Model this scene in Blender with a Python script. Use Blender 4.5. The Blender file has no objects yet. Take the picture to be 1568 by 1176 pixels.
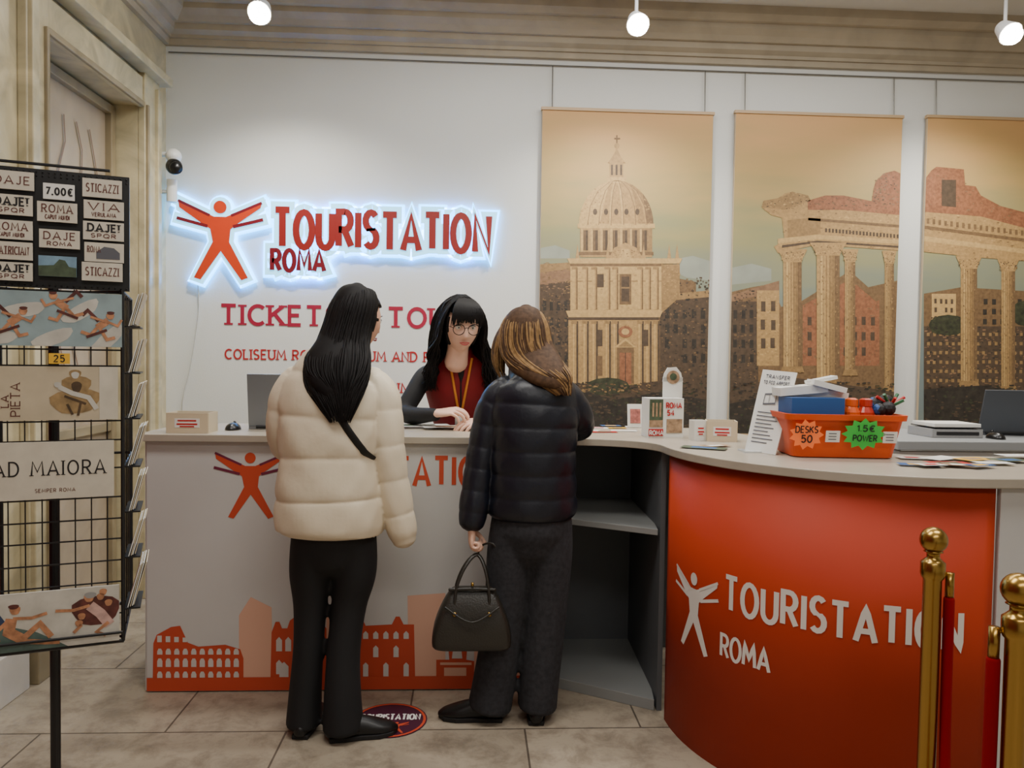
import bpy, bmesh, math, random
from mathutils import Vector, Matrix
from mathutils.bvhtree import BVHTree
random.seed(7)
rad=math.radians
# ------------------------------------------------------------------ camera
FPX=1180.0
CAM=Vector((0,0,1.42)); th=rad(3.0); ph=math.atan((588-548)/FPX); rl=0.015
F=Vector((math.sin(th)*math.cos(ph),math.cos(th)*math.cos(ph),-math.sin(ph)))
R0=Vector((math.cos(th),-math.sin(th),0)); U0=R0.cross(F)
R=R0*math.cos(rl)+U0*math.sin(rl); U=U0*math.cos(rl)-R0*math.sin(rl)
cd=bpy.data.cameras.new('camera'); cam=bpy.data.objects.new('camera',cd)
bpy.context.scene.collection.objects.link(cam)
m=Matrix((( R.x,U.x,-F.x,CAM.x),(R.y,U.y,-F.y,CAM.y),(R.z,U.z,-F.z,CAM.z),(0,0,0,1)))
cam.matrix_world=m; cd.sensor_width=36; cd.lens=FPX/1568*36; cd.clip_start=.05
bpy.context.scene.camera=cam
# survey helpers: measured sight-lines intersected with the real surfaces
def ray(px,py): return F+R*((px-784)/FPX)+U*((588-py)/FPX)
def onY(px,py,Y):
    r=ray(px,py); return CAM+r*(Y/r.y)
def onX(px,py,X):
    r=ray(px,py); return CAM+r*(X/r.x)
def onZ(px,py,Z):
    r=ray(px,py); return CAM+r*((Z-CAM.z)/r.z)
def onP(px,py,pt,n):
    r=ray(px,py); return CAM+r*((pt-CAM).dot(n)/r.dot(n))
# ------------------------------------------------------------------ materials
def lin(c):
    out=[]
    for v in c:
        v=v/255.0
        out.append(v/12.92 if v<=.04045 else ((v+.055)/1.055)**2.4)
    return (out[0],out[1],out[2],1)
MC={}
def M(name,rgb,rough=.5,metal=0,var=0,scale=6,bump=0,bscale=60,emit=0,ecol=None,sheen=0,detail=6,dist=0.0,spec=.5):
    if name in MC: return MC[name]
    mt=bpy.data.materials.new(name); mt.use_nodes=True; nt=mt.node_tree; b=nt.nodes['Principled BSDF']
    c=lin(rgb); b.inputs['Base Color'].default_value=c
    b.inputs['Roughness'].default_value=rough; b.inputs['Metallic'].default_value=metal
    b.inputs['Specular IOR Level'].default_value=spec
    if sheen: b.inputs['Sheen Weight'].default_value=sheen
    tc=nt.nodes.new('ShaderNodeTexCoord')
    if var>0:
        nz=nt.nodes.new('ShaderNodeTexNoise'); nz.inputs['Scale'].default_value=scale; nz.inputs['Detail'].default_value=detail
        nz.inputs['Distortion'].default_value=dist
        nt.links.new(tc.outputs['Object'],nz.inputs['Vector'])
        cr=nt.nodes.new('ShaderNodeValToRGB'); nt.links.new(nz.outputs['Fac'],cr.inputs['Fac'])
        cr.color_ramp.elements[0].position=.3; cr.color_ramp.elements[1].position=.7
        cr.color_ramp.elements[0].color=(c[0]*(1-var),c[1]*(1-var),c[2]*(1-var),1)
        cr.color_ramp.elements[1].color=(min(1,c[0]*(1+var)),min(1,c[1]*(1+var)),min(1,c[2]*(1+var)),1)
        nt.links.new(cr.outputs['Color'],b.inputs['Base Color'])
    if bump>0:
        n2=nt.nodes.new('ShaderNodeTexNoise'); n2.inputs['Scale'].default_value=bscale; n2.inputs['Detail'].default_value=5
        nt.links.new(tc.outputs['Object'],n2.inputs['Vector'])
        bp=nt.nodes.new('ShaderNodeBump'); bp.inputs['Strength'].default_value=bump; bp.inputs['Distance'].default_value=.02
        nt.links.new(n2.outputs['Fac'],bp.inputs['Height']); nt.links.new(bp.outputs['Normal'],b.inputs['Normal'])
    if emit>0:
        b.inputs['Emission Color'].default_value=lin(ecol or rgb); b.inputs['Emission Strength'].default_value=emit
    MC[name]=mt; return mt
def gradmat(name,z0,z1,stops,var=.06):
    mt=bpy.data.materials.new(name); mt.use_nodes=True; nt=mt.node_tree; b=nt.nodes['Principled BSDF']
    tc=nt.nodes.new('ShaderNodeTexCoord'); sp=nt.nodes.new('ShaderNodeSeparateXYZ'); nt.links.new(tc.outputs['Object'],sp.inputs[0])
    mr=nt.nodes.new('ShaderNodeMapRange'); mr.inputs[1].default_value=z0; mr.inputs[2].default_value=z1
    mp=nt.nodes.new('ShaderNodeMapping'); mp.inputs['Scale'].default_value=(1.0,1,4.5); nt.links.new(tc.outputs['Object'],mp.inputs[0])
    nz=nt.nodes.new('ShaderNodeTexNoise'); nz.inputs['Scale'].default_value=1.6; nz.inputs['Detail'].default_value=5; nt.links.new(mp.outputs[0],nz.inputs['Vector'])
    ad=nt.nodes.new('ShaderNodeMath'); ad.operation='MULTIPLY_ADD'; ad.inputs[1].default_value=.4; nt.links.new(nz.outputs['Fac'],ad.inputs[0])
    sb=nt.nodes.new('ShaderNodeMath'); sb.operation='SUBTRACT'; sb.inputs[1].default_value=.2
    nt.links.new(sp.outputs[2],mr.inputs[0]); nt.links.new(mr.outputs[0],sb.inputs[0]); nt.links.new(sb.outputs[0],ad.inputs[2])
    cr=nt.nodes.new('ShaderNodeValToRGB'); nt.links.new(ad.outputs[0],cr.inputs[0])
    els=cr.color_ramp.elements
    while len(els)<len(stops): els.new(.5)
    for e,(p,c) in zip(els,stops): e.position=p; e.color=lin(c)
    nt.links.new(cr.outputs[0],b.inputs['Base Color']); b.inputs['Roughness'].default_value=.6
    return mt
# ------------------------------------------------------------------ object helpers
def link(o): bpy.context.scene.collection.objects.link(o); return o
def obj(name,me,mats,smooth=False):
    o=link(bpy.data.objects.new(name,me))
    if not isinstance(mats,(list,tuple)): mats=[mats]
    for mm in mats: me.materials.append(mm)
    if smooth:
        for p in me.polygons: p.use_smooth=True
    return o
def frombm(bm,name,mats,smooth=False):
    bmesh.ops.recalc_face_normals(bm,faces=bm.faces[:])
    me=bpy.data.meshes.new(name); bm.to_mesh(me); bm.free(); return obj(name,me,mats,smooth)
def group(name,kids):
    e=link(bpy.data.objects.new(name,None)); e.empty_display_size=.1
    for k in kids:
        k.parent=e
    return e
def bevel(o,w=.004,s=2):
    b=o.modifiers.new('b','BEVEL'); b.width=w; b.segments=s; b.limit_method='ANGLE'; return o
def add_box(bm,c,s,rot=None,mat=0):
    T=Matrix.Translation(c)@(rot.to_4x4() if rot else Matrix())@Matrix.Diagonal((s[0],s[1],s[2],1))
    r=bmesh.ops.create_cube(bm,size=1,matrix=T)
    for f in {f for v in r['verts'] for f in v.link_faces}: f.material_index=mat
def box(name,c,s,mat,rot=None,bev=.003):
    bm=bmesh.new(); add_box(bm,c,s,rot); o=frombm(bm,name,mat)
    if bev: bevel(o,bev)
    return o
def boxes(name,lst,mats,bev=0):
    bm=bmesh.new()
    for l in lst: add_box(bm,Vector(l[0]),l[1],l[3] if len(l)>3 else None,l[2])
    o=frombm(bm,name,mats)
    if bev: bevel(o,bev)
    return o
def prism(name,pts,z0,z1,mat,bev=0):
    bm=bmesh.new(); a=[bm.verts.new((p[0],p[1],z0)) for p in pts]; b=[bm.verts.new((p[0],p[1],z1)) for p in pts]
    bm.faces.new(a); bm.faces.new(b); n=len(pts)
    for i in range(n): bm.faces.new((a[i],a[(i+1)%n],b[(i+1)%n],b[i]))
    o=frombm(bm,name,mat)
    if bev: bevel(o,bev)
    return o
def cyl(bm,p0,p1,r,n=12,r2=None,mat=0):
    p0=Vector(p0);p1=Vector(p1);d=p1-p0
    q=d.to_track_quat('Z','Y').to_matrix().to_4x4()
    rr=bmesh.ops.create_cone(bm,cap_ends=True,segments=n,radius1=r,radius2=r if r2 is None else r2,depth=d.length,matrix=Matrix.Translation((p0+p1)/2)@q)
    for f in {f for v in rr['verts'] for f in v.link_faces}: f.material_index=mat
def lathe(bm,c,prof,n=32,mat=0):
    rings=[]
    for r,z in prof:
        rings.append([bm.verts.new((c[0]+r*math.cos(2*math.pi*i/n),c[1]+r*math.sin(2*math.pi*i/n),c[2]+z)) for i in range(n)])
    for a,b in zip(rings,rings[1:]):
        for i in range(n):
            f=bm.faces.new((a[i],a[(i+1)%n],b[(i+1)%n],b[i])); f.material_index=mat
    f=bm.faces.new(rings[0]);f.material_index=mat; f=bm.faces.new(rings[-1]);f.material_index=mat
def cr4(a,b,c,d,t): return .5*((2*b)+(-a+c)*t+(2*a-5*b+4*c-d)*t*t+(-a+3*b-3*c+d)*t*t*t)
def interp(keys,sub):
    out=[];n=len(keys)
    for i in range(n-1):
        k0=keys[max(i-1,0)];k1=keys[i];k2=keys[i+1];k3=keys[min(i+2,n-1)]
        for k in range(sub):
            t=k/sub; out.append([cr4(k0[j],k1[j],k2[j],k3[j],t) for j in range(5)])
    out.append(list(keys[-1])); return out
def tube(bm,keys,side=(1,0,0),sub=5,n=16,mod=None,off=(0,0,0),cap=.8,mat=0,power=1.0):
    ks=[list(k)+[k[3]] if len(k)==4 else list(k) for k in keys]
    P=interp(ks,sub); C=[Vector(p[:3])+Vector(off) for p in P]
    T=[]
    for i in range(len(C)):
        t=C[min(i+1,len(C)-1)]-C[max(i-1,0)]
        T.append(t.normalized() if t.length>1e-9 else Vector((0,0,1)))
    ax=Vector(side); rings=[];s=0
    spec=[]
    for i in range(len(C)):
        ax=(ax-T[i]*ax.dot(T[i])); 
        if ax.length<1e-5: ax=T[i].orthogonal()
        ax.normalize(); ay=T[i].cross(ax)
        if i>0: s+=(C[i]-C[i-1]).length
        spec.append((C[i],ax.copy(),ay,max(P[i][3],.0004),max(P[i][4],.0004),s,T[i]))
    if cap>0:
        c,a_,b_,ra,rb,s0,t=spec[0]; e=min(ra,rb)*cap
        st=[(c-t*e*math.sin(al),a_,b_,ra*math.cos(al),rb*math.cos(al),s0,t) for al in (rad(75),rad(50),rad(25))]
        c,a_,b_,ra,rb,s1,t=spec[-1]; e=min(ra,rb)*cap
        en=[(c+t*e*math.sin(al),a_,b_,ra*math.cos(al),rb*math.cos(al),s1,t) for al in (rad(25),rad(50),rad(75))]
        spec=st+spec+en
    for (c,a_,b_,ra,rb,ss,t) in spec:
        ring=[]
        for k in range(n):
            an=2*math.pi*k/n; m_=mod(ss,an) if mod else 1
            cx=math.cos(an); sy=math.sin(an)
            if power!=1: cx=math.copysign(abs(cx)**power,cx); sy=math.copysign(abs(sy)**power,sy)
            ring.append(bm.verts.new(c+a_*(ra*m_*cx)+b_*(rb*m_*sy)))
        rings.append(ring)
    for a,b in zip(rings,rings[1:]):
        for i in range(n):
            f=bm.faces.new((a[i],a[(i+1)%n],b[(i+1)%n],b[i])); f.material_index=mat
    f=bm.faces.new(list(reversed(rings[0]))); f.material_index=mat
    f=bm.faces.new(rings[-1]); f.material_index=mat
def remesh(o,vox,smooth=2):
    md=o.modifiers.new('r','REMESH'); md.mode='VOXEL'; md.voxel_size=vox
    if smooth:
        s=o.modifiers.new('s','SMOOTH'); s.iterations=smooth; s.factor=.5
    dg=bpy.context.evaluated_depsgraph_get(); dg.update()
    me=bpy.data.meshes.new_from_object(o.evaluated_get(dg))
    o.modifiers.clear(); old=o.data; mats=[mm for mm in old.materials]; o.data=me
    if not me.materials:
        for mm in mats: me.materials.append(mm)
    for p in me.polygons: p.use_smooth=True
    return o
# ------------------------------------------------------------------ flat art / lettering
class Art:
    def __init__(s): s.v=[];s.f=[];s.mi=[];s.mats=[]
    def mid(s,mt):
        if mt not in s.mats: s.mats.append(mt)
        return s.mats.index(mt)
    def poly(s,pts,mt):
        b=len(s.v); s.v+= [tuple(p) for p in pts]; s.f.append(list(range(b,b+len(pts)))); s.mi.append(s.mid(mt))
    def stroke(s,pts,wd,mp,mt,w=0,thick=0,ext=0,seg=None):
        pts=[Vector((p[0],p[1])) for p in pts]
        if ext and len(pts)>1 and (pts[0]-pts[-1]).length>1e-6:
            pts[0]=pts[0]+(pts[0]-pts[1]).normalized()*ext; pts[-1]=pts[-1]+(pts[-1]-pts[-2]).normalized()*ext
        if seg:
            q=[pts[0]]
            for a,b in zip(pts,pts[1:]):
                n=max(1,int((b-a).length/seg))
                for k in range(1,n+1): q.append(a.lerp(b,k/n))
            pts=q
        closed=(pts[0]-pts[-1]).length<1e-6
        L=[];Rr=[];n=len(pts)
        for i in range(n):
            if closed: a=pts[i-1] if i>0 else pts[-2]; b=pts[i+1] if i<n-1 else pts[1]
            else: a=pts[max(i-1,0)]; b=pts[min(i+1,n-1)]
            d1=(pts[i]-a); d2=(b-pts[i])
            if d1.length<1e-9: d1=d2
            if d2.length<1e-9: d2=d1
            d1=d1.normalized(); d2=d2.normalized(); t=d1+d2
            if t.length<1e-3: t=d1
            t.normalize(); nn=Vector((-t.y,t.x)); c=max(.74,nn.dot(Vector((-d1.y,d1.x))))
            L.append(pts[i]+nn*wd/2/c); Rr.append(pts[i]-nn*wd/2/c)
        mi=s.mid(mt); b0=len(s.v)
        for q in L: s.v.append(tuple(mp(q.x,q.y,w)))
        for q in Rr: s.v.append(tuple(mp(q.x,q.y,w)))
        for i in range(n-1): s.f.append([b0+i,b0+i+1,b0+n+i+1,b0+n+i]); s.mi.append(mi)
        if thick:
            b1=len(s.v)
            for q in L: s.v.append(tuple(mp(q.x,q.y,w-thick)))
            for q in Rr: s.v.append(tuple(mp(q.x,q.y,w-thick)))
            for i in range(n-1):
                s.f.append([b1+i,b1+i+1,b1+n+i+1,b1+n+i]); s.mi.append(mi)
                s.f.append([b0+i,b0+i+1,b1+i+1,b1+i]); s.mi.append(mi)
                s.f.append([b0+n+i,b0+n+i+1,b1+n+i+1,b1+n+i]); s.mi.append(mi)
            for i in (0,n-1): s.f.append([b0+i,b0+n+i,b1+n+i,b1+i]); s.mi.append(mi)
    def solid(s,pts,mp,mt,w,thick):
        s.poly([mp(p[0],p[1],w) for p in pts],mt)
        if thick:
            n=len(pts)
            for i in range(n):
                a=pts[i];b=pts[(i+1)%n]
                s.poly([mp(a[0],a[1],w),mp(b[0],b[1],w),mp(b[0],b[1],w-thick),mp(a[0],a[1],w-thick)],mt)
    def build(s,name):
        me=bpy.data.meshes.new(name); me.from_pydata(s.v,[],s.f); 
        for mm in s.mats: me.materials.append(mm)
        for p,i in zip(me.polygons,s.mi): p.material_index=i
        o=link(bpy.data.objects.new(name,me)); return o
def arc(cx,cy,rx,ry,a0,a1,n=10):
    return [(cx+rx*math.cos(rad(a0+(a1-a0)*k/n)),cy+ry*math.sin(rad(a0+(a1-a0)*k/n))) for k in range(n+1)]
FONT={
'A':(.74,[[(.0,0),(.37,1),(.74,0)],[(.14,.3),(.6,.3)]]),
'B':(.56,[[(0,0),(0,1)],[(0,1),(.3,1)]+arc(.3,.76,.22,.24,90,-90,8)+[(0,.52)],[(.3,.52)]+arc(.32,.26,.24,.26,90,-90,8)+[(0,0)]]),
'C':(.66,[arc(.4,.5,.38,.5,48,312,16)]),
'D':(.64,[[(0,0),(0,1),(.22,1)]+arc(.24,.5,.4,.5,90,-90,12)+[(0,0)]]),
'E':(.5,[[(.5,1),(0,1),(0,0),(.5,0)],[(0,.52),(.42,.52)]]),
'F':(.48,[[(.48,1),(0,1),(0,0)],[(0,.5),(.4,.5)]]),
'G':(.68,[arc(.4,.5,.38,.5,50,345,16)+[(.44,.42)]]),
'H':(.62,[[(0,0),(0,1)],[(.62,0),(.62,1)],[(0,.5),(.62,.5)]]),
'I':(.04,[[(.02,0),(.02,1)]]),
'J':(.38,[[(.36,1),(.36,.25)]+arc(.18,.22,.18,.22,0,-160,8)]),
'K':(.6,[[(0,0),(0,1)],[(.58,1),(.02,.45)],[(.2,.6),(.6,0)]]),
'L':(.46,[[(0,1),(0,0),(.46,0)]]),
'M':(.84,[[(0,0),(.08,1),(.42,.25),(.76,1),(.84,0)]]),
'N':(.64,[[(0,0),(0,1),(.64,0),(.64,1)]]),
'O':(.74,[arc(.37,.5,.37,.5,0,360,20)]),
'P':(.54,[[(0,0),(0,1),(.28,1)]+arc(.28,.74,.26,.26,90,-90,8)+[(0,.48)]]),
'Q':(.8,[arc(.4,.5,.4,.5,0,360,20),[(.5,.25),(.8,-.1)]]),
'R':(.58,[[(0,0),(0,1),(.28,1)]+arc(.28,.74,.27,.26,90,-90,8)+[(0,.48)],[(.26,.48),(.58,0)]]),
'S':(.52,[arc(.27,.75,.25,.25,35,270,9)+arc(.26,.25,.26,.25,90,-145,9)]),
'T':(.64,[[(0,1),(.64,1)],[(.32,1),(.32,0)]]),
'U':(.62,[[(0,1),(0,.3)]+arc(.31,.3,.31,.3,180,360,10)+[(.62,1)]]),
'V':(.7,[[(0,1),(.35,0),(.7,1)]]),
'W':(1.,[[(0,1),(.25,0),(.5,.8),(.75,0),(1,1)]]),
'X':(.6,[[(0,1),(.6,0)],[(0,0),(.6,1)]]),
'Y':(.64,[[(0,1),(.32,.5),(.64,1)],[(.32,.5),(.32,0)]]),
'Z':(.56,[[(0,1),(.56,1),(0,0),(.56,0)]]),
'0':(.54,[arc(.27,.5,.27,.5,0,360,16)]),
'1':(.2,[[(0,.8),(.2,1),(.2,0)]]),
'2':(.5,[arc(.25,.74,.24,.26,160,-35,8)+[(0,0),(.5,0)]]),
'4':(.55,[[(.4,0),(.4,1),(0,.3),(.55,.3)]]),
'5':(.5,[[(.46,1),(.06,1),(.03,.55)]+arc(.23,.32,.26,.32,115,-150,10)]),
'7':(.5,[[(0,1),(.5,1),(.15,0)]]),
'!':(.04,[[(.02,1),(.02,.3)],[(.02,.12),(.02,0)]]),
',':(.06,[[(.05,.1),(.0,-.12)]]),
'.':(.04,[[(.02,.12),(.02,0)]]),
'&':(.66,[[(.66,0),(.12,.75)]+arc(.27,.8,.16,.2,190,-30,8)+[(.04,.3)]+arc(.26,.22,.24,.22,170,340,8)+[(.62,.45)]]),
'-':(.3,[[(0,.45),(.3,.45)]]),
'$':(.5,[arc(.42,.5,.32,.5,50,310,12),[(0,.6),(.5,.6)],[(0,.4),(.45,.4)]]),
' ':(.25,[]),
}
def text(art,s,mp,x0,y0,width,height,sw,mt,w=0,thick=0,ext=0,serif=False,gap=.24,jit=0,seg=None):
    tot=sum(FONT[c][0] for c in s)+gap*(len(s)-1); sx=width/tot; x=x0
    rnd=random.Random(len(s)*13)
    for i,c in enumerate(s):
        adv,st=FONT[c]; dy=rnd.uniform(-jit,jit)*height; hh=height*(1+rnd.uniform(-jit,jit)*.8)
        for k,pl in enumerate(st):
            pts=[(x+p[0]*sx,y0+dy+p[1]*hh) for p in pl]
            art.stroke(pts,sw,mp,mt,w+k*.00006,thick,ext,seg)
            if serif:
                for e,o in ((pts[0],pts[1]),(pts[-1],pts[-2])):
                    if abs(e[1]-y0)<.02*height or abs(e[1]-y0-height)<.02*height:
                        if abs(e[1]-o[1])>.3*height:
                            art.stroke([(e[0]-sw*1.15,e[1]),(e[0]+sw*1.15,e[1])],sw*.5,mp,mt,w+.0003,thick)
        x+=(adv+gap)*sx
MAN=[(277,308),(332,333),(350,333),(405,310),(403,318),(368,343),(357,352),(355,372),(384,427),(374,431),(342,386),(311,431),(301,428),(330,372),(326,352),(315,345),(279,320)]
def man(art,mp,cx,y0,h,mbody,marm,w=0,thick=0,grow=0,kx=1.0):
    k=h/125
    X=lambda v:(v-341)*k*kx+cx
    Y=lambda v:(432-v)*k+y0
    body=[(X(p[0]),Y(p[1])) for p in MAN]
    if grow: art.stroke(body+[body[0]],grow*2,mp,mbody,w-.0002,thick)
    art.solid(body,mp,mbody,w,thick)
    hd=arc(cx,Y(318),10*k*kx+grow,10*k+grow,0,360,16)[:-1]
    art.solid(hd,mp,mbody,w+.0001,thick)
    for a,b in (((275,336),(322,348)),((407,336),(361,348))):
        art.stroke([(X(a[0]),Y(a[1])),(X(b[0]),Y(b[1]))],5*k+2*grow,mp,marm,w+.0003,thick,grow)
    for a,b in (((277,309),(325,331)),((405,310),(358,331))):
        art.stroke([(X(a[0]),Y(a[1])),(X(b[0]),Y(b[1]))],4*k+2*grow,mp,marm,w+.0005,thick,grow)
# ------------------------------------------------------------------ room
YB=4.9; XL=-1.9; ZC=3.58
wallm=M('white_wall_paint',(218,219,214),.6,var=.03,scale=1.5,bump=.05,bscale=120)
box('wall_back',(1.55,YB+.05,1.79),(7.1,.1,3.58),wallm,bev=0)
fm=bpy.data.materials.new('stone_tile_floor'); fm.use_nodes=True; nt=fm.node_tree; b=nt.nodes['Principled BSDF']
tc=nt.nodes.new('ShaderNodeTexCoord'); mp_=nt.nodes.new('ShaderNodeMapping'); mp_.inputs['Location'].default_value=(.23,.1,0)
nt.links.new(tc.outputs['Object'],mp_.inputs[0])
br=nt.nodes.new('ShaderNodeTexBrick'); br.offset=0.5; br.inputs['Scale'].default_value=1; br.inputs['Brick Width'].default_value=.9; br.inputs['Row Height'].default_value=.6
br.inputs['Mortar Size'].default_value=.004; br.inputs['Color1'].default_value=lin((168,156,138)); br.inputs['Color2'].default_value=lin((156,145,128)); br.inputs['Mortar'].default_value=lin((95,86,76))
nt.links.new(mp_.outputs[0],br.inputs['Vector'])
nz=nt.nodes.new('ShaderNodeTexNoise'); nz.inputs['Scale'].default_value=7; nz.inputs['Detail'].default_value=15; nz.inputs['Roughness'].default_value=.75; nz.inputs['Distortion'].default_value=.3; nt.links.new(tc.outputs['Object'],nz.inputs['Vector'])
cr=nt.nodes.new('ShaderNodeValToRGB'); cr.color_ramp.elements[0].position=.38; cr.color_ramp.elements[0].color=(.5,.47,.44,1); cr.color_ramp.elements[1].position=.55; cr.color_ramp.elements[1].color=(1.03,1.02,.99,1)
nt.links.new(nz.outputs['Fac'],cr.inputs[0])
mx=nt.nodes.new('ShaderNodeMix'); mx.data_type='RGBA'; mx.blend_type='MULTIPLY'; mx.inputs[0].default_value=.7
nt.links.new(br.outputs['Color'],mx.inputs[6]); nt.links.new(cr.outputs[0],mx.inputs[7]); nt.links.new(mx.outputs[2],b.inputs['Base Color'])
b.inputs['Roughness'].default_value=.42
box('floor',(1.3,1.0,-.05),(7.6,8.0,.1),fm,bev=0)
ceilm=M('ceiling_plaster',(205,203,196),.8,var=.03)
box('ceiling',(1.3,1.0,ZC+.05),(7.6,8.0,.1),ceilm,bev=0)
box('wall_right',(5.1,.95,1.79),(.1,8.1,3.58),wallm,bev=0)
box('wall_rear',(1.6,-3.05,1.79),(7.1,.1,3.58),wallm,bev=0)
marb=M('travertine_marble',(188,176,142),.3,var=.25,scale=3.5,detail=12,dist=2.0)
marb2=M('travertine_dark',(146,132,104),.4,var=.2,scale=5,detail=10,dist=1)
redw=M('dark_red_paint',(110,22,20),.6)
boxes('wall_left',[((XL-.2,4.75,1.79),(.4,.5,3.58),0),((XL-.2,4.0,3.2),(.4,1.0,.78),0),((XL-.2,3.35,1.79),(.4,.3,3.58),0),((XL-.2,.1,1.79),(.4,6.2,3.58),1)],[marb,redw])
dm=M('frosted_door_panel',(168,152,130),.35,var=.12,scale=3,dist=2)
d1=boxes('door_1',[((-2.08,4.0,1.4),(.05,.99,2.79),0),((-2.04,4.0,2.77),(.04,.9,.05),1),((-2.04,4.0,1.0),(.03,.9,.05),1),((-2.04,3.53,1.4),(.042,.05,2.79),1),((-2.04,4.47,1.4),(.042,.05,2.79),1)],[dm,marb2],.004)
cv=Art(); sm=M('door_scribble',(120,96,78),.6)
for k in range(5):
    y0=3.62+k*.17; pts=[(y0+.05*math.sin(t*1.3+k),1.3+t*.13) for t in range(11)]
    cv.stroke(pts,.012,lambda a,b_,w:Vector((-2.05+w,a,b_)),sm,.004)
so=cv.build('door_drawing'); so.parent=d1
fr=[]
for (yc,wd) in ((4.60,.20),(3.42,.16)):
    fr.append(((XL+.02,yc,1.5),(.04,wd,3.0),0)); fr.append(((XL+.045,yc+(wd/2-.035)*(1 if yc>4 else -1),1.475),(.03,.05,2.95),0))
    fr.append(((XL+.047,yc-(wd/2-.02)*(1 if yc>4 else -1),1.41),(.02,.02,2.82),1))
fr.append(((XL+.016,4.0,2.885),(.026,1.0,.17),0)); fr.append(((XL+.055,4.02,3.02),(.09,1.46,.05),0)); fr.append(((XL+.035,4.0,2.815),(.02,.98,.03),1))
boxes('trim_2',fr,[marb,marb2],.005)
boxes('baseboard_left',[((XL+.03,1.7,.1),(.06,3.2,.2),0),((XL+.03,3.42,.12),(.1,.18,.24),1)],[M('white_plinth',(205,200,192),.5,var=.08),marb2],.004)
corm=M('stone_cornice',(172,160,138),.55,var=.12,scale=4,dist=.8)
prof=[(0,3.30),(.03,3.30),(.035,3.335),(.05,3.335),(.05,3.355),(.08,3.375),(.085,3.41),(.11,3.41),(.13,3.44),(.16,3.47),(.165,3.50),(.2,3.50),(.23,3.53),(.235,3.58),(0,3.58)]
bm=bmesh.new(); cols=[]
for p,z in prof: cols.append([bm.verts.new((XL+p,-3,z)),bm.verts.new((XL+p,YB-p,z)),bm.verts.new((5.05,YB-p,z))])
for a,b_ in zip(cols,cols[1:]):
    for i in range(2): bm.faces.new((a[i],a[i+1],b_[i+1],b_[i]))
frombm(bm,'trim_1',corm)
wirem=M('steel_wire',(120,118,112),.4,.6)
bm=bmesh.new(); cyl(bm,(XL+.02,YB-.012,3.26),(5.0,YB-.012,3.26),.004,8); frombm(bm,'picture_rail',wirem)
boxes('baseboard_back',[((1.55,YB-.01,.06),(6.9,.02,.12),0)],[M('white_plinth',(205,200,192))],.003)
# ------------------------------------------------------------------ lighting
def area(name,loc,size,e,col,rot=(0,0,0)):
    ld=bpy.data.lights.new(name,'AREA'); ld.shape='RECTANGLE'; ld.size=size[0]; ld.size_y=size[1]; ld.energy=e; ld.color=col
    o=link(bpy.data.objects.new(name,ld)); o.location=loc; o.rotation_euler=rot; return o
def fill_panel(loc,size,e,col):  # unseen ceiling panels, added only to carry the room's fill light
    fx=boxes('fill_panel_frame',[((loc[0],loc[1],ZC-.012),(size[0]+.06,size[1]+.06,.02),0)],[M('lamp_white',(230,230,230),.4)],.004)
    a=area('fill_panel_light',(loc[0],loc[1],ZC-.035),size,e,col)
    group('added_fill_panel',[fx,a])
fill_panel((-.3,1.9,0),(1.6,.6,0),50,(1,.97,.92))
fill_panel((2.0,1.6,0),(1.6,.6,0),44,(1,.97,.92))
fill_panel((.6,-.8,0),(2.4,.6,0),48,(1,.96,.90))
fill_panel((1.2,3.6,0),(3.2,.25,0),56,(1,.98,.95))
bulb=M('lamp_bulb',(255,250,240),.3,emit=60,ecol=(255,248,232)); white=M('lamp_white',(230,230,230),.4)
for (px,py) in ((397,20),(977,38),(1548,52)):
    p=onY(px,py,4.15); d=Vector((0,-.75,-.66)).normalized()
    bm=bmesh.new(); cyl(bm,p,p-d*.10,.062,24,.04); cyl(bm,(p.x,p.y+.05,p.z+.05),(p.x,p.y+.05,ZC-.02),.01,10); cyl(bm,(p.x,p.y+.05,ZC-.03),(p.x,p.y+.05,ZC),.04,20)
    h=bevel(frombm(bm,'lamp_housing',white),.003)
    bm=bmesh.new(); bmesh.ops.create_uvsphere(bm,u_segments=20,v_segments=12,radius=.052,matrix=Matrix.Translation(p+d*.012)); g=frombm(bm,'bulb',bulb,True)
    ld=bpy.data.lights.new('spot','SPOT'); ld.energy=95; ld.spot_size=rad(130); ld.spot_blend=.9; ld.shadow_soft_size=.05; ld.color=(1,.95,.86)
    s=link(bpy.data.objects.new('spot_beam',ld)); s.location=p+d*.09+Vector((0,0,-.03)); s.rotation_euler=Vector((0,.2,-.9)).to_track_quat('-Z','Y').to_euler()
    group('ceiling_spotlight',[h,g,s])
w=bpy.data.worlds.new('world'); bpy.context.scene.world=w; w.use_nodes=True; w.node_tree.nodes['Background'].inputs[0].default_value=(.8,.85,1,1); w.node_tree.nodes['Background'].inputs[1].default_value=.15
# ------------------------------------------------------------------ posters
YP=YB-.03
def zc(px,py): return onY(px,py,YP)
SKY=gradmat('poster_sky',1.55,2.98,[(0,(116,128,126)),(.22,(128,134,116)),(.48,(150,144,100)),(.74,(186,156,98)),(1,(206,160,104))])
tanL=M('poster_stone_light',(190,156,100),.6,var=.14,scale=60,detail=10)
tan=M('poster_stone',(170,136,86),.6,var=.18,scale=60,detail=10)
tanM=M('poster_stone_mid',(148,117,74),.6,var=.2,scale=60,detail=10)
tanD=M('poster_stone_dark',(116,90,60),.6,var=.25,scale=50,detail=10)
brn=M('poster_shadow_brown',(80,64,48),.6,var=.3,scale=35,detail=10)
dk=M('poster_dark',(50,44,36),.6,var=.4,scale=30,detail=10)
brick=M('poster_brick',(142,92,62),.6,var=.28,scale=60,detail=10)
grn=M('poster_foliage',(56,58,38),.6,var=.5,scale=40,detail=10)
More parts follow.
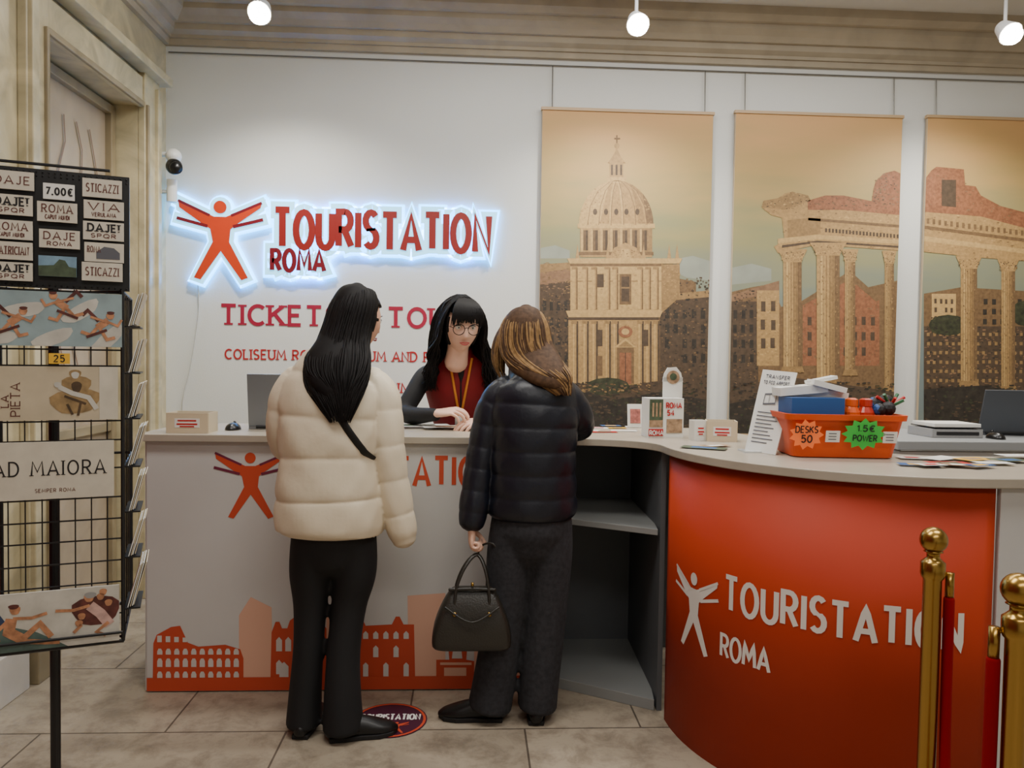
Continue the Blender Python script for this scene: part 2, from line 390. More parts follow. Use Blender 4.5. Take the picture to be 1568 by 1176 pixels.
pinkr=M('poster_roof',(134,102,74),.6,var=.2,scale=40,detail=10)
cld=M('poster_cloud',(146,150,136),.6,var=.1,scale=8)
rs=random.Random(21)
def inside(x,y,pts):
    c=False;n=len(pts)
    for i in range(n):
        x1,y1=pts[i];x2,y2=pts[i-1]
        if (y1>y)!=(y2>y) and x<(x2-x1)*(y-y1)/(y2-y1)+x1: c=not c
    return c
def poster(L,Rt,T,draw):
    x0=zc(L,350).x; x1=zc(Rt,350).x; z1=zc((L+Rt)/2,T).z; z0=.95
    art=Art()
    def mp(px,py,ly):
        p=zc(px,py); return Vector((min(max(p.x,x0),x1),YP-.0008*ly-.011,min(max(p.z,z0),z1)))
    art.poly([(x0,YP-.011,z0),(x1,YP-.011,z0),(x1,YP-.011,z1),(x0,YP-.011,z1)],SKY)
    P=lambda pts,mt,ly=1: art.poly([mp(a,b_,ly) for a,b_ in pts],mt)
    Rr=lambda a,b_,c,d,mt,ly=1: P([(a,d),(c,d),(c,b_),(a,b_)],mt,ly)
    def S(pts,n,mts,sx,sy,ly):
        if len(pts)==4 and not isinstance(pts[0],tuple): a,b_,c,d=pts; pts=[(a,b_),(c,b_),(c,d),(a,d)]
        xs=[p[0] for p in pts]; ys=[p[1] for p in pts]
        n=int(n*1.3)
        for k in range(n):
            x=rs.uniform(min(xs),max(xs)); y=rs.uniform(min(ys),max(ys))
            if not inside(x,y,pts) or x<L+1 or x>Rt-1: continue
            a=sx*rs.uniform(.25,.9); b_=sy*rs.uniform(.2,.7); j=lambda: rs.uniform(.6,1.2)
            P([(x-a*j(),y+b_*j()),(x+a*j(),y+b_*j()),(x+a*j(),y-b_*j()),(x-a*j(),y-b_*j())],rs.choice(mts),ly+k*.0005)
    draw(P,Rr,S); a=art.build('printed_picture')
    bd=boxes('canvas',[(((x0+x1)/2,YP,(z0+z1)/2),(x1-x0+.006,.02,z1-z0+.006),0),(((x0+x1)/2,YP-.004,z1+.005),(x1-x0+.02,.03,.02),1),(((x0+x1)/2,YP-.004,z0-.005),(x1-x0+.02,.03,.02),1)],[M('canvas_edge',(190,170,140)),M('poster_rail',(190,160,120),.4)],.002)
    bm=bmesh.new()
    for xx in (x0+.06,x1-.05): cyl(bm,(xx,YP,z1),(xx,YP+.012,3.255),.0035,6)
    wr=frombm(bm,'hanging_wires',wirem)
    group('hanging_poster',[a,bd,wr])
def wins(Rr,x0,y0,x1,y1,nx,ny,mt,ly,fw=.45,fh=.55):
    for i in range(nx):
        for j in range(ny):
            if rs.random()<.12: continue
            cx=x0+(i+.5)*(x1-x0)/nx+rs.uniform(-.6,.6); cy=y0+(j+.5)*(y1-y0)/ny+rs.uniform(-.6,.6); w_=(x1-x0)/nx*fw/2; h_=(y1-y0)/ny*fh/2
            Rr(cx-w_,cy-h_,cx+w_,cy+h_,mt,ly)
def column(P,Rr,S,x0,x1,yt,yb,ly,cap=True):
    w_=x1-x0; n=9
    shades=[tan,tanL,tanL,tan,tan,tanM,tanM,tanD,tanD]
    for k in range(n): Rr(x0+w_*k/n,yt,x0+w_*(k+1)/n,yb,shades[k],ly)
    for k in range(1,7): Rr(x0+w_*k/7-.35,yt+4,x0+w_*k/7+.35,yb,tanD,ly+.6)
    S((x0+1,yt,x1-1,yb),int((yb-yt)*.6),[tanM,tan,tanM,tanD],1.3,2.4,ly+.7)
    if cap:
        P([(x0-w_*.3,yt-16),(x1+w_*.3,yt-16),(x1+w_*.25,yt-12),(x1+w_*.1,yt-5),(x1,yt+4),(x0,yt+4),(x0-w_*.1,yt-5),(x0-w_*.25,yt-12)],tan,ly+.9)
        S((x0-w_*.15,yt-12,x1+w_*.15,yt+2),50,[tanL,tanD,brn,tanM],1.4,1.4,ly+1)
    P([(x0-4,yb),(x1+4,yb),(x1+1,yb-9),(x0-1,yb-9)],tanM,ly+.9)
def p1(P,Rr,S):
    P([(1030,398),(1060,392),(1087,400),(1087,430),(1050,425),(1030,415)],cld,.3); P([(826,380),(850,376),(872,384),(872,396),(826,396)],cld,.3)
    P([(826,405),(874,402),(874,470),(826,470)],pinkr,1); P([(826,436),(874,430),(874,600),(826,600)],brn,1.2); wins(Rr,828,455,872,560,4,4,dk,1.6)
    P([(826,405),(874,402),(874,412),(826,418)],tanM,1.4); S((826,402,873,450),90,[tanD,pinkr,tanM],2.5,1.5,1.5); S((826,450,873,600),240,[brn,dk,tanD,brn],2.5,3,1.7)
    P([(1005,420),(1065,432),(1065,452),(1087,456),(1087,600),(1005,600)],tanD,1); P([(1010,455),(1087,452),(1087,600),(1010,600)],brn,1.2)
    wins(Rr,1014,470,1082,560,5,4,dk,1.6,.5,.6); P([(1010,452),(1087,445),(1087,455),(1010,462)],tanM,1.5); S((1010,425,1087,600),360,[brn,tanD,dk,brn],2.4,2.4,1.7)
    Rr(870,478,1008,592,tan,2); Rr(873,398,1012,480,tanL,2); P([(1012,405),(1040,405),(1040,455),(1012,480)],tanM,2)
    S((873,398,1012,480),300,[tan,tanL],2.2,1.4,2.1); S((870,480,1008,592),300,[tan,tanM,tanL],2.2,1.4,2.1); S((1012,405,1040,455),60,[tan,tanM],2,2,2.1)
    P([(866,476),(1014,476),(1010,486),(870,486)],tanL,3.6); P([(868,396),(1044,396),(1040,404),(872,404)],tanL,3.6); Rr(870,486,1008,490,brn,3.0); Rr(873,404,1012,408,tanD,3.0); Rr(870,430,1012,431.5,tanM,3.0)
    for x in (876,892,906,926,938,976,988,1000): 
        Rr(x,410,x+6,474,tanL,3.2); Rr(x+4,410,x+6,474,tan,3.3); Rr(x+6,410,x+8,474,tanD,3.3); Rr(x,492,x+6,588,tan,3.2); Rr(x+1,492,x+3,588,tanL,3.3); Rr(x+6,492,x+9,588,brn,3.3); Rr(x-1,409,x+7,413,tanM,3.4); Rr(x-1,491,x+7,496,tanM,3.4)
    Rr(914,420,924,440,brn,3.5); Rr(948,420,966,466,tanD,3.5); Rr(951,424,963,462,brn,3.6); Rr(951,440,963,442,tanM,3.7); P([(944,420),(957,410),(970,420)],tanL,3.8)
    Rr(914,505,922,530,brn,3.5); Rr(984,505,992,530,brn,3.5); Rr(914,545,922,575,tanD,3.5); Rr(944,530,970,588,tanD,3.5); Rr(948,540,966,588,brick,3.6); Rr(956.5,540,957.5,588,dk,3.7); P([(940,532),(957,518),(974,532)],tanL,3.8); P([(945,531),(957,522),(969,531)],tanM,3.9)
    P(arc(957,508,11,9,0,360,12)[:-1],brick,3.9); P(arc(957,508,6,5,0,360,12)[:-1],tanL,4)
    for x in (884,930,985,1024,1036): P([(x-3,396),(x+3,396),(x+1,382),(x,374),(x-1,382)],tan,3)
    P([(932,396),(940,380),(957,372),(974,380),(984,396)],tan,3.2); P([(948,396),(951,382),(963,382),(966,396)],tanL,3.4); S((936,380,978,396),40,[tanL,tanD,tanM],1.6,1.4,3.5)
    Rr(888,345,998,394,tan,2.4); Rr(884,343,1002,350,tanL,2.8); Rr(886,386,1000,391,tanD,2.7)
    for x in range(893,996,15): Rr(x,353,x+7,384,brn,2.8); Rr(x+1,353,x+3,384,tanD,2.85); Rr(x-4,351,x-1,386,tanL,2.9)
    Rr(960,350,998,392,tanM,2.6)
    dome=[(943+57*math.cos(rad(a)),345-68*math.sin(rad(a))) for a in range(0,181,10)]
    P(dome,tan,2.6)
    P([(943+57*math.cos(rad(a)),345-68*math.sin(rad(a))) for a in range(100,181,10)]+[(918,345),(925,310)],tanL,2.7)
    P([(943+57*math.cos(rad(a)),345-68*math.sin(rad(a))) for a in range(0,71,10)]+[(970,300),(978,345)],tanM,2.7)
    P([(943+57*math.cos(rad(a)),345-68*math.sin(rad(a))) for a in range(0,46,9)]+[(990,345)],tanD,2.75)
    S(dome,200,[tan,tanM,tan],1.5,2.4,2.8)
    for k in (-.8,-.5,-.17,.17,.5,.8):
        pts=[(943+57*k*math.cos(rad(a)),345-68*math.sin(rad(a))) for a in (0,25,50,75,88)]
        P([(x-1.3,y) for x,y in pts]+[(x+1.3,y) for x,y in reversed(pts)],tanL if k<.4 else tan,3.05)
        P([(x+1.3,y) for x,y in pts]+[(x+2.2,y) for x,y in reversed(pts)],tanD,3.1)
    for k in (-.62,-.3,0,.3,.62): P(arc(943+52*k,325,3.4,5,0,360,8)[:-1],brn,3.2)
    Rr(929,270,958,281,tanL,3); Rr(933,250,954,272,tan,3.1)
    for x in (935,942,949): Rr(x,253,x+3,269,brn,3.4)
    P([(930,250),(957,250),(950,241),(946,232),(944,224),(942,232),(937,241)],tan,3.3); P(arc(944,224,4,4,0,360,8)[:-1],tan,3.4)
    Rr(943,208,945,224,tanD,3.3); Rr(940,212,949,214,tanD,3.4)
    P([(826,592),(870,586),(960,590),(1030,580),(1087,588),(1087,700),(826,700)],brn,4); P([(826,615),(900,600),(940,612),(1010,600),(1087,612),(1087,700),(826,700)],dk,4.4)
    P(arc(930,592,34,14,0,360,12)[:-1],grn,4.6); P(arc(850,606,24,12,0,360,12)[:-1],tanD,4.6)
    S((826,585,1087,690),800,[brn,dk,grn,dk,brn],4,2.4,4.8); S((870,588,1000,600),50,[tanM,tanD],3,2,5.5)
def p2(P,Rr,S):
    P([(1116,410),(1150,404),(1180,412),(1180,430),(1116,436)],cld,.3)
    P([(1116,447),(1150,440),(1180,435),(1195,470),(1376,430),(1376,640),(1116,640)],tanD,1)
    P([(1116,452),(1158,440),(1192,430),(1192,446),(1116,462)],pinkr,1.2); Rr(1116,462,1160,640,brn,1.3); Rr(1158,445,1192,560,tan,1.5); wins(Rr,1160,455,1190,540,2,3,brn,1.8)
    S((1116,445,1158,600),260,[brn,tanD,dk,brn],2.4,2.2,1.6); S((1158,448,1192,560),100,[tanL,tan,tanM],2,2,1.7)
    wins(Rr,1118,470,1156,560,3,4,dk,1.9); P([(1228,460),(1300,420),(1345,455),(1345,560),(1228,560)],brick,1.4); S([(1228,460),(1300,420),(1345,455),(1345,560),(1228,560)],300,[brick,pinkr,brick,tanD],2,2,1.5); wins(Rr,1232,480,1342,550,8,3,brn,1.9); P([(1225,462),(1300,415),(1348,458),(1340,462),(1300,428),(1228,468)],tanD,1.9)
    bk_=[(1333,312),(1336,290),(1340,277),(1352,266),(1368,262),(1377,266),(1377,340),(1333,335)]
    P(bk_,brick,2); S(bk_,160,[brick,brn,tanD,pinkr],2.2,2,2.1)
    ent=[(1165,318),(1168,308),(1190,304),(1200,297),(1212,294),(1236,300),(1242,312),(1262,300),(1290,303),(1300,309),(1330,310),(1352,318),(1377,322),(1377,384),(1290,378),(1245,376),(1190,388),(1184,378),(1200,368),(1196,334),(1180,330)]
    P(ent,tan,3); S(ent,420,[tan,tanL,tanM,tan,tanD],2.6,1.4,3.05)
    P([(1165,318),(1168,308),(1190,304),(1212,294),(1236,300),(1240,308),(1200,322)],tanM,3.5); S([(1165,318),(1168,308),(1190,304),(1212,294),(1236,300),(1240,308),(1200,322)],60,[tanL,brn,tanD],2,1.4,3.55)
    top=[(1235,308),(1262,300),(1290,300),(1330,308),(1377,318),(1377,330),(1290,322),(1236,322)]; P(top,brick,3.5); S(top,130,[brick,brn,tanD],2.4,1.2,3.55)
    P([(1236,334),(1377,345),(1377,349),(1236,338)],tanD,3.8); P([(1190,366),(1250,360),(1377,368),(1377,374),(1250,367),(1190,374)],tanL,3.8); P([(1205,338),(1255,332),(1255,358),(1205,364)],tanM,3.8); P([(1196,376),(1250,369),(1377,377),(1377,380),(1250,372),(1196,380)],brn,3.8)
    for k in range(22): Rr(1262+k*5.2,350+k*.45,1262+k*5.2+3,356+k*.45,brn,3.9)
    column(P,Rr,S,1198,1226,398,570,4.2); column(P,Rr,S,1292,1308,398,575,4.2); column(P,Rr,S,1353,1367,400,600,4.2); column(P,Rr,S,1249,1284,388,592,5.2)
    P([(1116,600),(1190,575),(1300,590),(1377,600),(1377,700),(1116,700)],brn,6.4); P([(1116,618),(1200,600),(1300,610),(1377,622),(1377,700),(1116,700)],dk,6.6); S((1116,585,1377,690),700,[brn,dk,grn,dk],4,2.4,6.8)
def p3(P,Rr,S):
    P([(1413,450),(1470,440),(1568,446),(1680,450),(1680,660),(1413,660)],tanD,1); Rr(1413,500,1680,660,brn,1.2); Rr(1425,450,1462,500,tanL,1.4); wins(Rr,1427,455,1460,495,4,3,brn,1.6)
    S((1413,500,1662,600),700,[tanD,brn,brn,pinkr,dk],3,2,1.5); wins(Rr,1415,505,1660,590,26,6,tanM,2.2,.45,.35); wins(Rr,1500,455,1660,500,12,3,dk,2.2); P(arc(1450,498,30,16,0,360,12)[:-1],grn,2.4); P(arc(1570,480,26,20,0,360,12)[:-1],grn,2.4); S((1425,485,1478,512),80,[grn,dk],3,2,2.5)
    top=[(1413,272),(1424,262),(1432,256),(1474,260),(1476,284),(1492,286),(1500,300),(1530,316),(1568,326),(1600,345),(1680,352),(1680,380),(1413,350)]
    P(top,brick,2.6); S(top,380,[brick,tanD,brick,pinkr],2.6,1.6,2.65)
    P([(1440,276),(1462,276),(1462,318),(1440,316)],brn,2.95)
    ent=[(1413,318),(1500,326),(1568,344),(1680,352),(1680,408),(1568,400),(1500,395),(1413,386)]
    P(ent,tan,3.2); S(ent,500,[tan,tanL,tanM,tan,tanD],2.6,1.4,3.25); P([(1413,318),(1500,326),(1568,344),(1680,352),(1680,358),(1568,350),(1500,332),(1413,325)],brick,3.7)
    P([(1413,346),(1568,366),(1680,376),(1680,380),(1568,371),(1413,351)],tanD,3.8); P([(1413,362),(1568,382),(1680,391),(1680,398),(1568,389),(1413,370)],tanL,3.8)
    for k in range(24): Rr(1417+k*9,335+k*1.15,1421+k*9,343+k*1.15,tanD,3.9)
    column(P,Rr,S,1469,1494,408,592,4.2); column(P,Rr,S,1531,1552,412,600,4.2); column(P,Rr,S,1592,1616,414,600,4.2)
    P([(1413,596),(1500,590),(1568,600),(1680,600),(1680,700),(1413,700)],dk,6.4); S((1413,590,1662,690),500,[brn,dk,grn,dk],4,2.4,6.6)
poster(828,1087,172,p1); poster(1122,1375,177,p2); poster(1414,1662,184,p3)
# ------------------------------------------------------------------ illuminated wall sign
WM=lambda a,b_,w: Vector((a,YB-w,b_))
def span(l,r,base,top,Y=YB):
    a=onY(l,base,Y); b_=onY(r,base,Y); t=onY((l+r)/2,top,Y); c=onY((l+r)/2,base,Y)
    return a.x,c.z,b_.x-a.x,t.z-c.z
halo=M('sign_backlight',(110,200,255),.4,emit=9.0,ecol=(60,175,255)); halo2=M('sign_acrylic_glow',(170,228,255),.3,emit=1.9,ecol=(120,212,255))
sred=M('sign_red',(140,34,30),.35); swine=M('sign_wine',(120,26,38),.35); soran=M('sign_orange',(206,62,26),.35)
ar=Art()
for (st,l,r,bs,tp) in (('TOURISTATION',425,748,382,329),('ROMA',420,499,417,386)):
    x,z,wd,h=span(l,r,bs,tp); sw=h*.19 if len(st)>5 else h*.22
    text(ar,st,WM,x,z,wd,h,sw+.098,halo,.026,.006,.046,jit=.045,gap=.3)
    text(ar,st,WM,x,z,wd,h,sw+.064,halo2,.05,.018,.030,jit=.045,gap=.3)
    text(ar,st,WM,x,z,wd,h,sw,sred if st[0]=='T' else swine,.058,.006,0,jit=.045,gap=.3)
x,z,wd,h=span(278,404,431,309); cx=x+wd/2
man(ar,WM,cx,z,h,halo,halo,.026,.006,.040); man(ar,WM,cx,z,h,halo2,halo2,.05,.018,.024); man(ar,WM,cx,z,h,soran,swine,.058,.006)
sg=ar.build('lettering')
bm=bmesh.new(); 
p=[onY(303,435,YB-.02),onY(304,480,YB-.01),onY(292,560,YB-.01),onY(280,615,YB-.01),onY(279,700,YB-.01)]
tube(bm,[(q.x,q.y,q.z,.004,.004) for q in p],n=6); cb=frombm(bm,'power_cable',M('white_cable',(200,200,195)),True)
bm=bmesh.new()
for i in range(6):
    xx=cx+.42+i*.2; cyl(bm,(xx,YB,z+h*.62),(xx,YB-.03,z+h*.62),.006,8)
st=frombm(bm,'standoffs',wirem)
group('illuminated_wall_sign',[sg,cb,st])
crim=M('wall_lettering_crimson',(158,22,54),.5); crim2=M('wall_lettering_red',(176,36,40),.5)
ar=Art()
x,z,wd,h=span(339,736,499,471); text(ar,'TICKETS & TOURS',WM,x,z,wd,h,h*.2,crim,.004,.003,serif=True,gap=.27)
x,z,wd,h=span(345,738,552,538); text(ar,'COLISEUM ROMAN FORUM AND PALATINE',WM,x,z,wd,h,h*.17,crim2,.004,.003,serif=True,gap=.28)
x,z,wd,h=span(440,640,600,586); text(ar,'VATICAN MUSEUMS',WM,x,z,wd,h,h*.17,crim2,.004,.003,serif=True,gap=.28)
ar.build('wall_lettering')
p=onY(266,255,4.72); wp=M('white_plastic',(215,215,212),.35); bp=M('black_plastic',(14,14,15),.3)
bm=bmesh.new(); cyl(bm,(XL,p.y,p.z+.07),(p.x,p.y,p.z+.07),.015,12); bmesh.ops.create_uvsphere(bm,u_segments=20,v_segments=12,radius=.045,matrix=Matrix.Translation((p.x,p.y,p.z+.06)))
cyl(bm,(p.x-.01,p.y,p.z-.08),(p.x-.01,p.y,p.z-.21),.03,18); cyl(bm,(XL,p.y,p.z-.15),(p.x-.01,p.y,p.z-.15),.012,10)
a=frombm(bm,'bracket',wp,False)
bm=bmesh.new(); bmesh.ops.create_uvsphere(bm,u_segments=20,v_segments=12,radius=.047,matrix=Matrix.Translation((p.x+.01,p.y-.02,p.z-.005))); cyl(bm,(p.x+.02,p.y-.03,p.z-.01),(p.x+.05,p.y-.09,p.z-.03),.034,18)
b_=frombm(bm,'lens_body',bp,True); group('security_camera',[a,b_])
# ------------------------------------------------------------------ counter
ZT=1.085
def bez(p0,p1_,p2_,p3_,n=12):
    o=[]
    for k in range(n+1):
        t=k/n;u=1-t; o.append((u**3*p0[0]+3*u*u*t*p1_[0]+3*u*t*t*p2_[0]+t**3*p3_[0],u**3*p0[1]+3*u*u*t*p1_[1]+3*u*t*t*p2_[1]+t**3*p3_[1]))
    return o
CX,CY,CRr=1.54,2.97,.785
outerc=bez((.37,3.22),(.62,3.22),(.755,3.12),(.755,2.97))+arc(CX,CY,CRr,CRr,180,270,28)[1:]+[(2.75,2.185)]
innerc=[(2.75,2.72),(1.85,2.72)]+bez((1.75,2.72),(1.4,2.75),(1.3,3.1),(1.2,3.77))+[(.37,3.77)]
topm=M('counter_top_laminate',(172,162,146),.35,var=.06,scale=9); cw=M('counter_white_laminate',(200,198,194),.4,var=.03,scale=3); cg=M('counter_grey_interior',(88,91,94),.55,var=.1,scale=3)
cgl=M('counter_shelf_edge',(140,142,140),.4); org=M('counter_orange_laminate',(172,54,26),.55,var=.04,scale=3,spec=.25)
top1=prism('straight_top',[(-1.37,3.22),(.369,3.22),(.369,3.77),(-1.37,3.77)],ZT-.03,ZT,topm,.003)
top2=prism('curved_top',outerc+innerc,ZT-.03,ZT,topm,.003)
body1=boxes('body_panels',[((-.49,3.26,.528),(1.70,.02,1.05),0),((-1.34,3.5,.528),(.02,.48,1.05),0),((.355,3.5,.528),(.02,.46,1.05),1),((-.49,3.72,.528),(1.70,.02,1.05),0)],[cw,cg,cgl],.002)
body2=boxes('side_panel',[((2.16,2.215,.528),(1.16,.02,1.05),0)],[cw],.002)
shp=[(.372,3.27),(.755,3.04),(.79,3.3),(.79,3.72),(.372,3.73)]
s1=prism('shelf_base',shp,.0,.045,cgl,.002); s2=prism('shelf_middle',shp,.715,.74,cgl,.002)
s3=boxes('shelf_back',[((.72,3.73,.528),(.70,.02,1.05),0)],[cg])
s3b=prism('shelf_side',[(.765,3.04),(.785,3.04),(.80,3.72),(.785,3.72)],0.0,1.05,cg)
PR=.762
bm=bmesh.new(); pts=arc(CX,CY,PR,PR,180,272,40); pin=arc(CX,CY,PR-.02,PR-.02,180,272,40)
A=[[bm.verts.new((x,y,z)) for x,y in pts] for z in (0.0,1.055)]; B=[[bm.verts.new((x,y,z)) for x,y in pin] for z in (0.0,1.055)]
for i in range(40):
    bm.faces.new((A[0][i],A[0][i+1],A[1][i+1],A[1][i])); bm.faces.new((B[0][i],B[0][i+1],B[1][i+1],B[1][i])); bm.faces.new((A[1][i],A[1][i+1],B[1][i+1],B[1][i])); bm.faces.new((A[0][i],A[0][i+1],B[0][i+1],B[0][i]))
for i in (0,40): bm.faces.new((A[0][i],A[1][i],B[1][i],B[0][i]))
orp=frombm(bm,'curved_front',org)
for q in orp.data.polygons: q.use_smooth=abs(q.normal.z)<.5
def psi(px,py=900,r=PR):
    d=ray(px,py); d=Vector((d.x,d.y)).normalized(); c=Vector((CX,CY)); bq=d.dot(c); q=c.length_squared-r*r; t=bq-math.sqrt(max(0,bq*bq-q)); h=d*t-c
    return math.atan2(-h.y,-h.x)
def CM(s_,z_,w_): a=s_/PR; return Vector((CX-(PR+w_)*math.cos(a),CY-(PR+w_)*math.sin(a),z_))
lw=M('counter_lettering_white',(226,220,212),.5)
def zat(px,py):
    a=psi(px); x=CX-PR*math.cos(a); y=CY-PR*math.sin(a); return onY(px,py,y).z
ar=Art(); a1=psi(1112)*PR; a2=psi(1473)*PR
text(ar,'TOURISTATION',CM,a1,.570,a2-a1,.108,.0175,lw,.002,0,seg=.02,jit=.05,gap=.3)
b1=psi(1107)*PR; b2=psi(1181)*PR; text(ar,'ROMA',CM,b1,zat(1140,1018),b2-b1,.078,.012,lw,.002,0,seg=.02,jit=.06)
ml=psi(1063)*PR; man(ar,CM,ml,zat(1065,998),.29,lw,lw,.002,0,kx=.86)
cl=ar.build('curved_lettering')
PM=lambda a,b_,w: Vector((a,3.25-w,b_))
corg=M('panel_print_orange',(196,72,42),.5); csal=M('panel_print_salmon',(222,174,148),.5); cpl=M('panel_print_wine',(110,36,60),.5); cwh=M('panel_print_white',(205,200,194),.5)
ar=Art()
def pf(px,py,ly): q=onY(px,py,3.25); return Vector((q.x,3.25-.0006*ly-.0004,max(q.z,.008)))
PP=lambda pts,mt,ly=1: ar.poly([pf(a,b_,ly) for a,b_ in pts],mt)
RR=lambda a,b_,c,d,mt,ly=1: PP([(a,d),(c,d),(c,b_),(a,b_)],mt,ly)
ar.poly([(-1.338,3.2465,.006),(.358,3.2465,.006),(.358,3.2465,.062),(-1.338,3.2465,.062)],corg)
PP([(366,1050),(366,942),(384,914),(416,930),(418,1050)],csal,1); PP([(626,1050),(624,912),(682,908),(682,1050)],csal,1); PP([(500,1050),(500,930),(548,905),(548,1050)],csal,1)
PP([(234,1050),(235,985),(240,972),(262,960),(276,958),(288,984),(304,990),(345,987),(368,994),(373,1008),(373,1050)],corg,2)
for j,(yt,hh) in enumerate(((993,9),(1008,13),(1028,15))):
    for k in range(10):
        x=241+k*13
        if j==0 and k<4: RR(x,973+ (3-k)*-1+3,x+7,983,cwh,3); 
        PP([(x,yt+hh),(x+8,yt+hh),(x+8,yt+4),(x+6,yt),(x+2,yt),(x,yt+4)],cwh,3)
PP([(414,1050),(416,968),(422,952),(428,952),(432,962),(440,962),(444,950),(452,944),(470,935),(490,950),(500,962),(500,1050)],corg,2)
for (x,y) in ((423,975),(437,975),(423,1010)): PP([(x,y+22),(x+9,y+22),(x+9,y+5),(x+4.5,y),(x,y+5)],cwh,3)
PP([(428,1040),(442,1040),(442,1020),(435,1013),(428,1020)],cwh,3.5)
PP([(546,1050),(546,945),(552,940),(560,958),(600,956),(606,944),(612,944),(618,956),(634,956),(636,1050)],corg,2)
for i in range(5):
    for j,(yt,hh) in enumerate(((966,12),(988,18),(1014,30))):
        if (i+j)%2==0 or j==0: x=556+i*15.5; PP([(x,yt+hh),(x+8,yt+hh),(x+8,yt+4),(x+4,yt),(x,yt+4)],cwh,3)
PP([(668,1050),(668,1010),(688,1010),(686,985),(678,975),(684,962),(694,970),(708,968),(716,980),(714,1010),(726,1012),(726,1050)],corg,2); RR(674,1014,722,1018,csal,3); PP([(692,1008),(694,990),(706,990),(708,1008)],cwh,3); RR(680,1022,714,1044,csal,3)
PP([(726,1050),(726,960),(760,940),(800,960),(800,1050)],csal,1)
a=onY(455,742,3.25); b_=onY(755,742,3.25); t=onY(605,700,3.25); c=onY(605,742,3.25)
text(ar,'TOURISTATION',PM,a.x,c.z,b_.x-a.x,t.z-c.z,.019,corg,.0015,jit=.04,gap=.3)
a=onY(383,795,3.25); t=onY(383,692,3.25); man(ar,PM,a.x,a.z,t.z-a.z,corg,cpl,.0015)
pg=ar.build('front_panel_graphics')
group('reception_counter',[top1,body1,pg])
group('curved_reception_counter',[top2,body2,s1,s2,s3,s3b,orp,cl])
boxes('work_desk',[((2.55,3.55,ZT-.02),(1.4,.62,.04),0),((2.55,3.27,.52),(1.36,.02,1.04),1),((1.88,3.55,.52),(.02,.56,1.04),1),((3.22,3.55,.52),(.02,.56,1.04),1)],[M('desk_top_grey',(150,152,152),.4),cw],.004)
# ------------------------------------------------------------------ counter items
paper=M('paper_white',(226,224,216),.6); cardb=M('cream_card',(206,190,160),.6,var=.06); redp=M('print_red',(186,30,34),.5); blackp=M('print_black',(26,24,26),.6); bluep=M('print_blue',(40,90,150),.5); greenp=M('print_green',(60,190,70),.5); orgp=M('plastic_orange',(214,82,32),.45,spec=.35); yelp=M('print_yellow',(232,180,50),.5)
alu=M('laptop_aluminium',(130,134,138),.4,.5); darkk=M('laptop_keys',(25,26,28),.5); dalu=M('laptop_dark_grey',(78,82,88),.45,.2)
def laptop(p,w_,d_,h_,yaw,tilt,mt,name='laptop'):
    Mx=Matrix.Translation(p)@Matrix.Rotation(yaw,4,'Z')
    bm=bmesh.new(); add_box(bm,(0,0,.008),(w_,d_,.014),mat=0); add_box(bm,(0,-.01,.0155),(w_*.86,d_*.5,.002),mat=1); add_box(bm,(0,-d_*.33,.0155),(w_*.36,d_*.26,.002),mat=1)
    Rt=Matrix.Rotation(-tilt,3,'X'); c=Vector((0,d_/2,.016))+Rt@Vector((0,0,h_/2)); add_box(bm,c,(w_,.008,h_),Rt,0); add_box(bm,c+Rt@Vector((0,-.0048,0)),(w_*.95,.002,h_*.92),Rt,1); cyl(bm,(-w_*.4,d_/2,.012),(w_*.4,d_/2,.012),.008,8,mat=1)
    o=frombm(bm,name,[mt,darkk]); bevel(o,.002); o.matrix_world=Mx; return o
q=onY(437,640,3.5); laptop(Vector((q.x,3.60,ZT)),.33,.21,.235,rad(184),rad(10),alu)
q=onY(1535,640,3.6); laptop(Vector((q.x+.05,3.66,ZT)),.36,.24,.21,rad(172),rad(16),dalu)
def mouse(p):
    bm=bmesh.new(); bmesh.ops.create_uvsphere(bm,u_segments=20,v_segments=12,radius=1,matrix=Matrix.Translation(p)@Matrix.Diagonal((.033,.052,.032,1)))
    for v in bm.verts: v.co.z=max(v.co.z,p.z+.001)
    cyl(bm,(p.x,p.y+.03,p.z+.028),(p.x,p.y+.02,p.z+.034),.005,8); frombm(bm,'computer_mouse',bp,True)
q=onY(357,648,3.45); mouse(Vector((q.x,3.45,ZT)))
q=onY(1534,662,3.34); mouse(Vector((q.x,3.38,ZT)))
def cardbox(name,c,w_,d_,h_,yaw,mt,lab=None):
    bm=bmesh.new(); t_=.004
    add_box(bm,(0,0,t_/2),(w_,d_,t_)); add_box(bm,(0,-d_/2,h_/2),(w_,t_,h_)); add_box(bm,(0,d_/2,h_/2),(w_,t_,h_)); add_box(bm,(-w_/2,0,h_/2),(t_,d_,h_)); add_box(bm,(w_/2,0,h_/2),(t_,d_,h_))
    add_box(bm,(0,-d_/2-t_*.6,h_*.5),(w_*.6,.002,h_*.45),mat=1); add_box(bm,(0,-d_/2-t_*.9,h_*.62),(w_*.45,.002,h_*.07),mat=2); add_box(bm,(0,-d_/2-t_*.9,h_*.45),(w_*.5,.002,h_*.07),mat=2); add_box(bm,(0,-d_/2-t_*.9,h_*.33),(w_*.35,.002,h_*.06),mat=2)
    for k in range(4): add_box(bm,(0,-d_/2+d_*(k+1)/5,h_*.45),(w_*.9,.004,h_*.8),mat=1)
    o=frombm(bm,name,[mt,paper,redp]); o.matrix_world=Matrix.Translation(c)@Matrix.Rotation(yaw,4,'Z'); return o
cardbox('ticket_box',Vector((-1.185,3.34,ZT)),.17,.12,.085,0,cardb)
p=onZ(1108,676,ZT); cardbox('ticket_box',Vector((p.x,p.y+.04,ZT)),.12,.10,.085,rad(-12),cardb)
